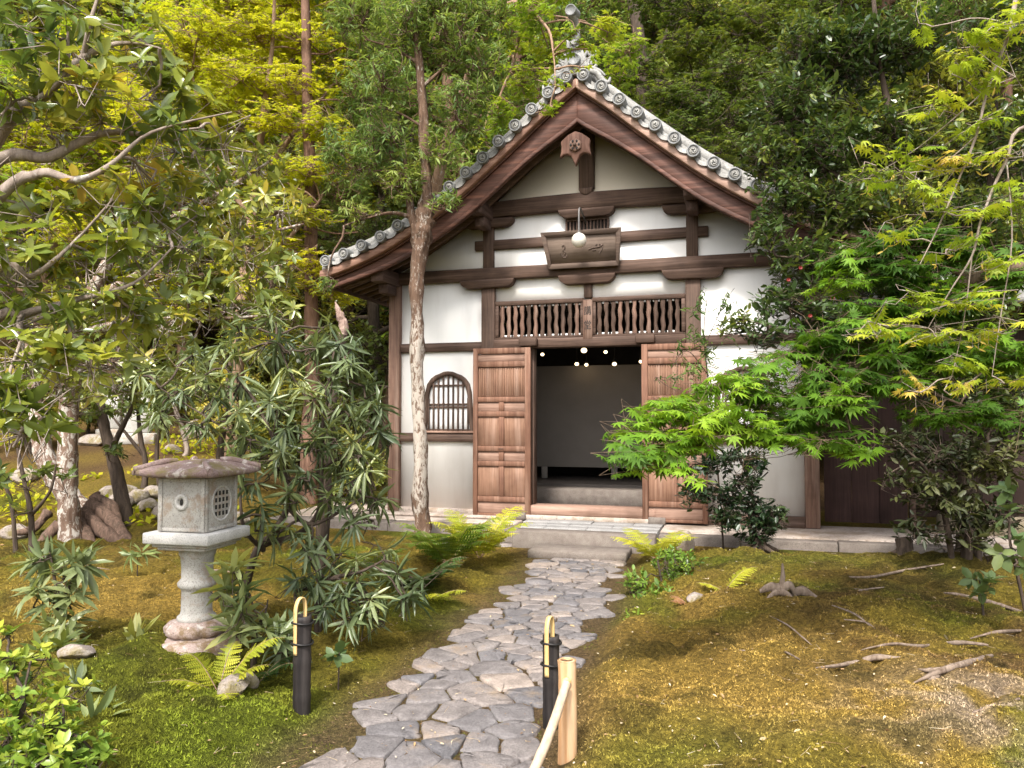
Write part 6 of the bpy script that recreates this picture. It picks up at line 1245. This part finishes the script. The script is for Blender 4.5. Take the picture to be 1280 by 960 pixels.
# ------------------------------------------------------------------ forest on the slope behind
def forest_proto(kind, leafm, barkm, h, clumps, cov, seed, spec, lab, trunk_r=.2, lean=0.0):
    rng = np.random.default_rng(seed); tk = MB(); lm = MB()
    pts = np.array([(0, 0, -.6), (lean * .2, 0, h * .25), (lean * .5, .1, h * .5), (lean * .8, -.1, h * .75), (lean, 0, h)]); tk.tube(pts, np.array([1.25, 1, .8, .5, .15]) * trunk_r, 10, .08, rng, sub=5)
    limbs = spline(pts, np.zeros(5), 10)[0]; limbs = limbs[limbs[:, 2] > h * .25]
    foliage(lm, tk, clumps, spec, rng, cov, .006, limbs, trunk_r * .22, True, (.5, .6))
    t = thing('forest_tree', lab, 'tree', (0, 0, 0), 0, 'trees on the slope behind the hall')
    tk.build('trunk', barkm, t, True); lm.build('crown', leafm, t, False); return t
def blobs(h, n, R, seed, z0=.3, flat=.55, r=(1.0, 1.7)):
    rng = np.random.default_rng(seed); o = []
    for k in range(n):
        t = z0 + (1 - z0) * (k + .5) / n; rr = R * math.sin(min(1, (t - z0) / (1 - z0) * .85 + .18) * math.pi) ** .7; a = k * 2.4 + rng.uniform(-.4, .4); s_ = rng.uniform(*r)
        q = rr * rng.uniform(.45, 1.0); o.append((None, (q * math.cos(a), q * math.sin(a), t * h), (s_, s_, s_ * flat), 0, 0, 0))
    return o
protos = {
    'dark': forest_proto('dark', L_EVER, BARK_DARK, 9.5, blobs(9.5, 24, 3.0, 1, .15, .6, (1.0, 1.6)), 1.7, 61, 'farleaf', 'p', .17),
    'maple': forest_proto('maple', L_BGREEN, BARK_MAPLE, 8.5, blobs(8.5, 24, 3.2, 2, .2, .32, (1.0, 1.7)), 1.7, 62, 'farmaple', 'p', .15, .8),
    'dmaple': forest_proto('dmaple', L_DARKM, BARK_DARK, 10, blobs(10, 26, 3.4, 3, .15, .38, (1.1, 1.8)), 1.8, 63, 'farmaple', 'p', .18, -.6),
    'yellow': forest_proto('yellow', L_YMAPLE, BARK_MAPLE, 8.5, blobs(8.5, 22, 3.2, 4, .25, .35, (1.0, 1.6)), 1.6, 64, 'farmaple', 'p', .14, .5),
    'cedar': forest_proto('cedar', L_CONIFER, BARK_RED, 14, blobs(14, 34, 2.1, 5, .12, .5, (.8, 1.3)), 1.9, 65, 'farneedle', 'p', .2),
}
FT = [  # kind, px at the trunk, distance, scale, label
    ('cedar', 560, 17.5, 1.0, 'feathery green cedar standing right behind the left slope of the roof'), ('dark', 470, 16.5, .9, 'dark broadleaf tree just behind the roof end on the left'), ('maple', 615, 19, 1.0, 'bright green maple behind the upper left slope of the roof'),
    ('cedar', 650, 21.5, 1.1, 'tall cedar in shade behind the roof peak'), ('dmaple', 740, 20.5, 1.0, 'dark maple filling the gap above the ridge ornament'), ('maple', 700, 18.0, .95, 'light green maple behind the ridge ornament'), ('dmaple', 840, 19.5, 1.0, 'dark maple high on the slope above the right roof slope'), ('dark', 960, 18.5, 1.0, 'dark broadleaf tree behind the right end of the roof'),
    ('dmaple', 1060, 19.5, 1.1, 'dark maple behind the top of the camellia'), ('dark', 1160, 18, 1.0, 'dark broadleaf tree behind the right edge of the camellia'), ('cedar', 1270, 19, 1.0, 'shaded cedar at the far right edge'), ('yellow', 230, 17.5, 1.0, 'yellow maple on the slope in the upper left'), ('yellow', 340, 19.5, 1.1, 'tall golden maple at the top between the left trees'), ('yellow', 140, 18.0, 1.0, 'yellow-green maple on the slope behind the close evergreen'), ('maple', 40, 18, 1.0, 'light green maple on the slope at the far left'),
    ('cedar', 430, 21, 1.1, 'tall cedar between the red-barked trunk and the lichen-barked tree'), ('maple', 300, 22, 1.15, 'mid-green maple high behind the yellow maple'), ('yellow', 480, 24, 1.15, 'pale yellow maple near the top edge left of centre'), ('cedar', 520, 25, 1.1, 'distant cedar above the lichen-barked tree'), ('dmaple', 600, 26, 1.2, 'dark maple high above the left slope of the roof'), ('yellow', 560, 30, 1.2, 'golden treetop at the top edge left of the roof peak'),
    ('cedar', 800, 25, 1.1, 'distant dark cedar right of the roof peak'), ('dark', 900, 25, 1.2, 'distant dark tree above the right slope of the roof'), ('dmaple', 1000, 26, 1.2, 'distant dark maple over the camellia'), ('cedar', 1120, 25, 1.1, 'distant cedar over the right of the camellia'), ('dark', 1230, 25, 1.2, 'distant dark tree at the upper right edge'), ('maple', 200, 25, 1.2, 'distant green maple in the upper left'), ('dark', 110, 26, 1.2, 'distant dark tree behind the left maple'), ('yellow', 20, 25, 1.2, 'distant yellow maple at the upper left edge'),
    ('dmaple', 700, 30, 1.3, 'distant dark maple at the top edge over the roof peak'), ('dark', 400, 30, 1.3, 'distant dark tree at the top edge over the cedar trunk'), ('cedar', 300, 31, 1.2, 'distant cedar at the top edge over the yellow maple'), ('dark', 780, 34, 1.3, 'farthest dark tree right of the roof peak'), ('dmaple', 640, 36, 1.3, 'farthest maple left of the roof peak'), ('dark', 520, 36, 1.3, 'farthest dark tree over the lichen-barked tree'), ('dark', 900, 34, 1.3, 'farthest dark tree at the top right of centre'), ('dmaple', 1050, 35, 1.3, 'farthest maple at the top right'), ('cedar', 180, 35, 1.3, 'farthest cedar in the upper left')]
used = set(); rng = np.random.default_rng(77)
for kind, px, Yd, sc_, lab in FT:
    x = (px - 640) / F * Yd; z = float(gz(x, Yd)) - .1; rz = rng.uniform(0, 6.28); s_ = sc_ * rng.uniform(.92, 1.08)
    if kind not in used:
        t = protos[kind]; t.location = (x, Yd, z); t.rotation_euler = (0, 0, rz); t.scale = (s_,) * 3; t['label'] = lab; used.add(kind)
    else: copy_tree(protos[kind], (x, Yd, z), rz, lab, s_)
# bushes of the understorey between the trunks on the left slope
bush0 = None; BL = [(40, 14, .9, 'far left'), (110, 15.5, .8, 'left of the stone monuments'), (235, 17, .9, 'right of the stone monuments'), (300, 14.5, .9, 'above the lantern roof'), (350, 13.2, .9, 'left of the red-barked cedar foot'), (430, 13.6, 1.1, 'right of the red-barked cedar foot'), (455, 12.6, .75, 'nearest the left corner post of the hall'), (180, 19, 1.1, 'far behind the stone monuments'), (20, 17, 1.1, 'highest at the left edge'), (400, 16, 1.2, 'behind the red-barked cedar'), (320, 18, 1.2, 'far up between the trunks')]
for k, (px, Yd, s_, lab) in enumerate(BL):
    x = (px - 640) / F * Yd; z = float(gz(x, Yd)) - .05; lab = 'leafy understorey bush ' + lab
    if bush0 is None:
        tk = MB(); lm = MB(); r_ = np.random.default_rng(8); tk.tube([(0, 0, -.1), (.05, 0, .5), (0, .1, 1.1)], [.05, .035, .015], 8, sub=3)
        foliage(lm, tk, [(None, (r_.uniform(-.6, .6), r_.uniform(-.5, .5), r_.uniform(.4, 1.5)), (.5, .45, .32), 0, 0, 0) for _ in range(11)], 'ever', r_, 1.6, .003, np.array([(0, 0, .4), (.05, 0, .9)]), .012, True, (.6, .6))
        bush0 = thing('understorey_bush', lab, 'bush', (x, Yd, z), 0, 'bushes on the left slope'); bush0.scale = (s_,) * 3; tk.build('stem', BARK_DARK, bush0, True); lm.build('foliage', L_EVER, bush0)
    else: copy_tree(bush0, (x, Yd, z), k * 1.3, lab, s_)
# low ground cover on the far left slope
rng = np.random.default_rng(91); lm = MB(); n_ = 9000
x = rng.uniform(-11, -1.8, n_); y = rng.uniform(9.5, 21, n_); keep = fbm(x, y, .7, 71) > .5; x, y = x[keep], y[keep]; hu, hv = hall_uv(x, y); keep = (hu < -3.4) ; x, y = x[keep], y[keep]
pos = np.stack([x, y, gz(x, y) + rng.uniform(0, .10, len(x))], 1); d = nrm(rng.normal(size=(len(x), 3)) + [0, 0, .5])
lm.leaves('far', pos, d, UP + .5 * rng.normal(size=(len(x), 3)), rng.uniform(.06, .13, len(x)), np.clip(rng.normal(.5, .25, len(x)), 0, 1), 1.3)
tag(lm.build('ground_cover', L_YMAPLE), 'low yellow-green ground cover on the slope behind the lantern', 'ground cover', kind='stuff')
# moss pile: little upright tufts all over the near ground
rng = np.random.default_rng(92); n_ = 115000
y = 2.9 + (9.3 - 2.9) * rng.random(n_) ** 1.5; x = rng.uniform(-1, 1, n_) * (y * .72 + .2); c_, hw = path_c(np.clip(y, 1.2, 8.85)); dd_ = np.abs(x - c_) - hw
hu, hv = hall_uv(x, y); keep = (dd_ > .10 + .3 * rng.random(n_) * (rng.random(n_) < .7)) & ~((hv > -1.12) & (hu > -4.6)) & (rng.random(n_) < .25 + .75 * sstep(.38, .6, fbm(x, y, 2.2, 81)))
x, y = x[keep], y[keep]; n_ = len(x); lm = MB(); B_ = 4
col = gcol(x, y); z = gz(x, y)
pos = np.repeat(np.stack([x, y, z - .003], 1), B_, 0); pos[:, :2] += rng.normal(0, .008, (n_ * B_, 2)); d = nrm(rng.normal(size=(n_ * B_, 3)) * .75 + [0, 0, 1.0])
gr = sstep(.02, .09, col[:, 1] - col[:, 0] + .05)
lm.leaves('blade', pos, d, rng.normal(size=(n_ * B_, 3)), rng.uniform(.008, .019, n_ * B_) * np.repeat(.75 + .5 * gr + .03 * y, B_), rng.random(n_ * B_), 1.9)
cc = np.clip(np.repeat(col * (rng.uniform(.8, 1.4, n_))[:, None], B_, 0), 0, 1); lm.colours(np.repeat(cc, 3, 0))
m, n, b, out = mat_base('moss_tuft'); n.links.new(attr(n, 'gcol', 'Color'), b.inputs['Base Color']); b.inputs['Roughness'].default_value = .9; b.inputs['Specular IOR Level'].default_value = .1
tag(lm.build('moss', m), 'short velvety moss covering the ground either side of the path', 'moss', kind='stuff')
# grit and moss in the joints of the path
rng = np.random.default_rng(95); n_ = 16000; y = 2.4 + 6.4 * rng.random(n_) ** 1.4; c_, hw = path_c(y); x = c_ + rng.uniform(-1, 1, n_) * (hw + .12); lm = MB()
pos = np.repeat(np.stack([x, y, gz(x, y) - .002], 1), 3, 0); pos[:, :2] += rng.normal(0, .006, (n_ * 3, 2)); d = nrm(rng.normal(size=(n_ * 3, 3)) * .8 + [0, 0, 1.0])
lm.leaves('blade', pos, d, rng.normal(size=(n_ * 3, 3)), rng.uniform(.006, .014, n_ * 3), rng.random(n_ * 3), 2.2)
k_ = fbm(x, y, 2.5, 99)[:, None]; cc = np.where(k_ > .5, np.array([[.12, .125, .02]]), np.array([[.15, .10, .055]])) * rng.uniform(.6, 1.4, (n_, 1)); lm.colours(np.clip(np.repeat(np.repeat(cc, 3, 0), 3, 0), 0, 1))
tag(lm.build('joint_moss', m), 'tiny moss and grit filling the joints of the flagstone path', 'moss', kind='stuff')
# fallen leaves and twigs
rng = np.random.default_rng(93); n_ = 3200; lm = MB()
y = 3.0 + 6.3 * rng.random(n_) ** 1.2; x = rng.uniform(-1, 1, n_) * (y * .72); keep = rng.random(n_) < np.where(x > .6, 1, .65); x, y = x[keep], y[keep]; hu, hv = hall_uv(x, y); keep = hv < -1.3; x, y = x[keep], y[keep]; n_ = len(x)
c_, hw = path_c(np.clip(y, 1.2, 8.85)); on = (np.abs(x - c_) < hw)
pos = np.stack([x, y, gz(x, y) + np.where(on, .028, .014)], 1); d = rng.normal(size=(n_, 3)); d[:, 2] *= .15
lm.leaves('oval', pos, d, UP + .3 * rng.normal(size=(n_, 3)), (.006 + .022 * rng.random(n_) ** 2.2) * np.where(rng.random(n_) < .06, 2.0, 1), rng.random(n_), 1.0)
k_ = 520; i_ = rng.integers(0, n_, k_); a_ = rng.uniform(0, 6.28, k_); L_ = rng.uniform(.015, .08, k_)
lm.segs(pos[i_] + [0, 0, .004], pos[i_] + np.stack([np.cos(a_) * L_, np.sin(a_) * L_, np.full(k_, .006)], 1), .0011, .0007, 3, rng.random(k_))
tag(lm.build('fallen_leaves', leaf_mat('dry_leaf', [(0, (.16, .085, .04)), (.4, (.34, .22, .11)), (.75, (.52, .42, .27)), (1, (.62, .54, .40))], .8, .1, .1)), 'scattered pale dry leaves and twigs on moss and path', 'fallen leaves', kind='stuff')
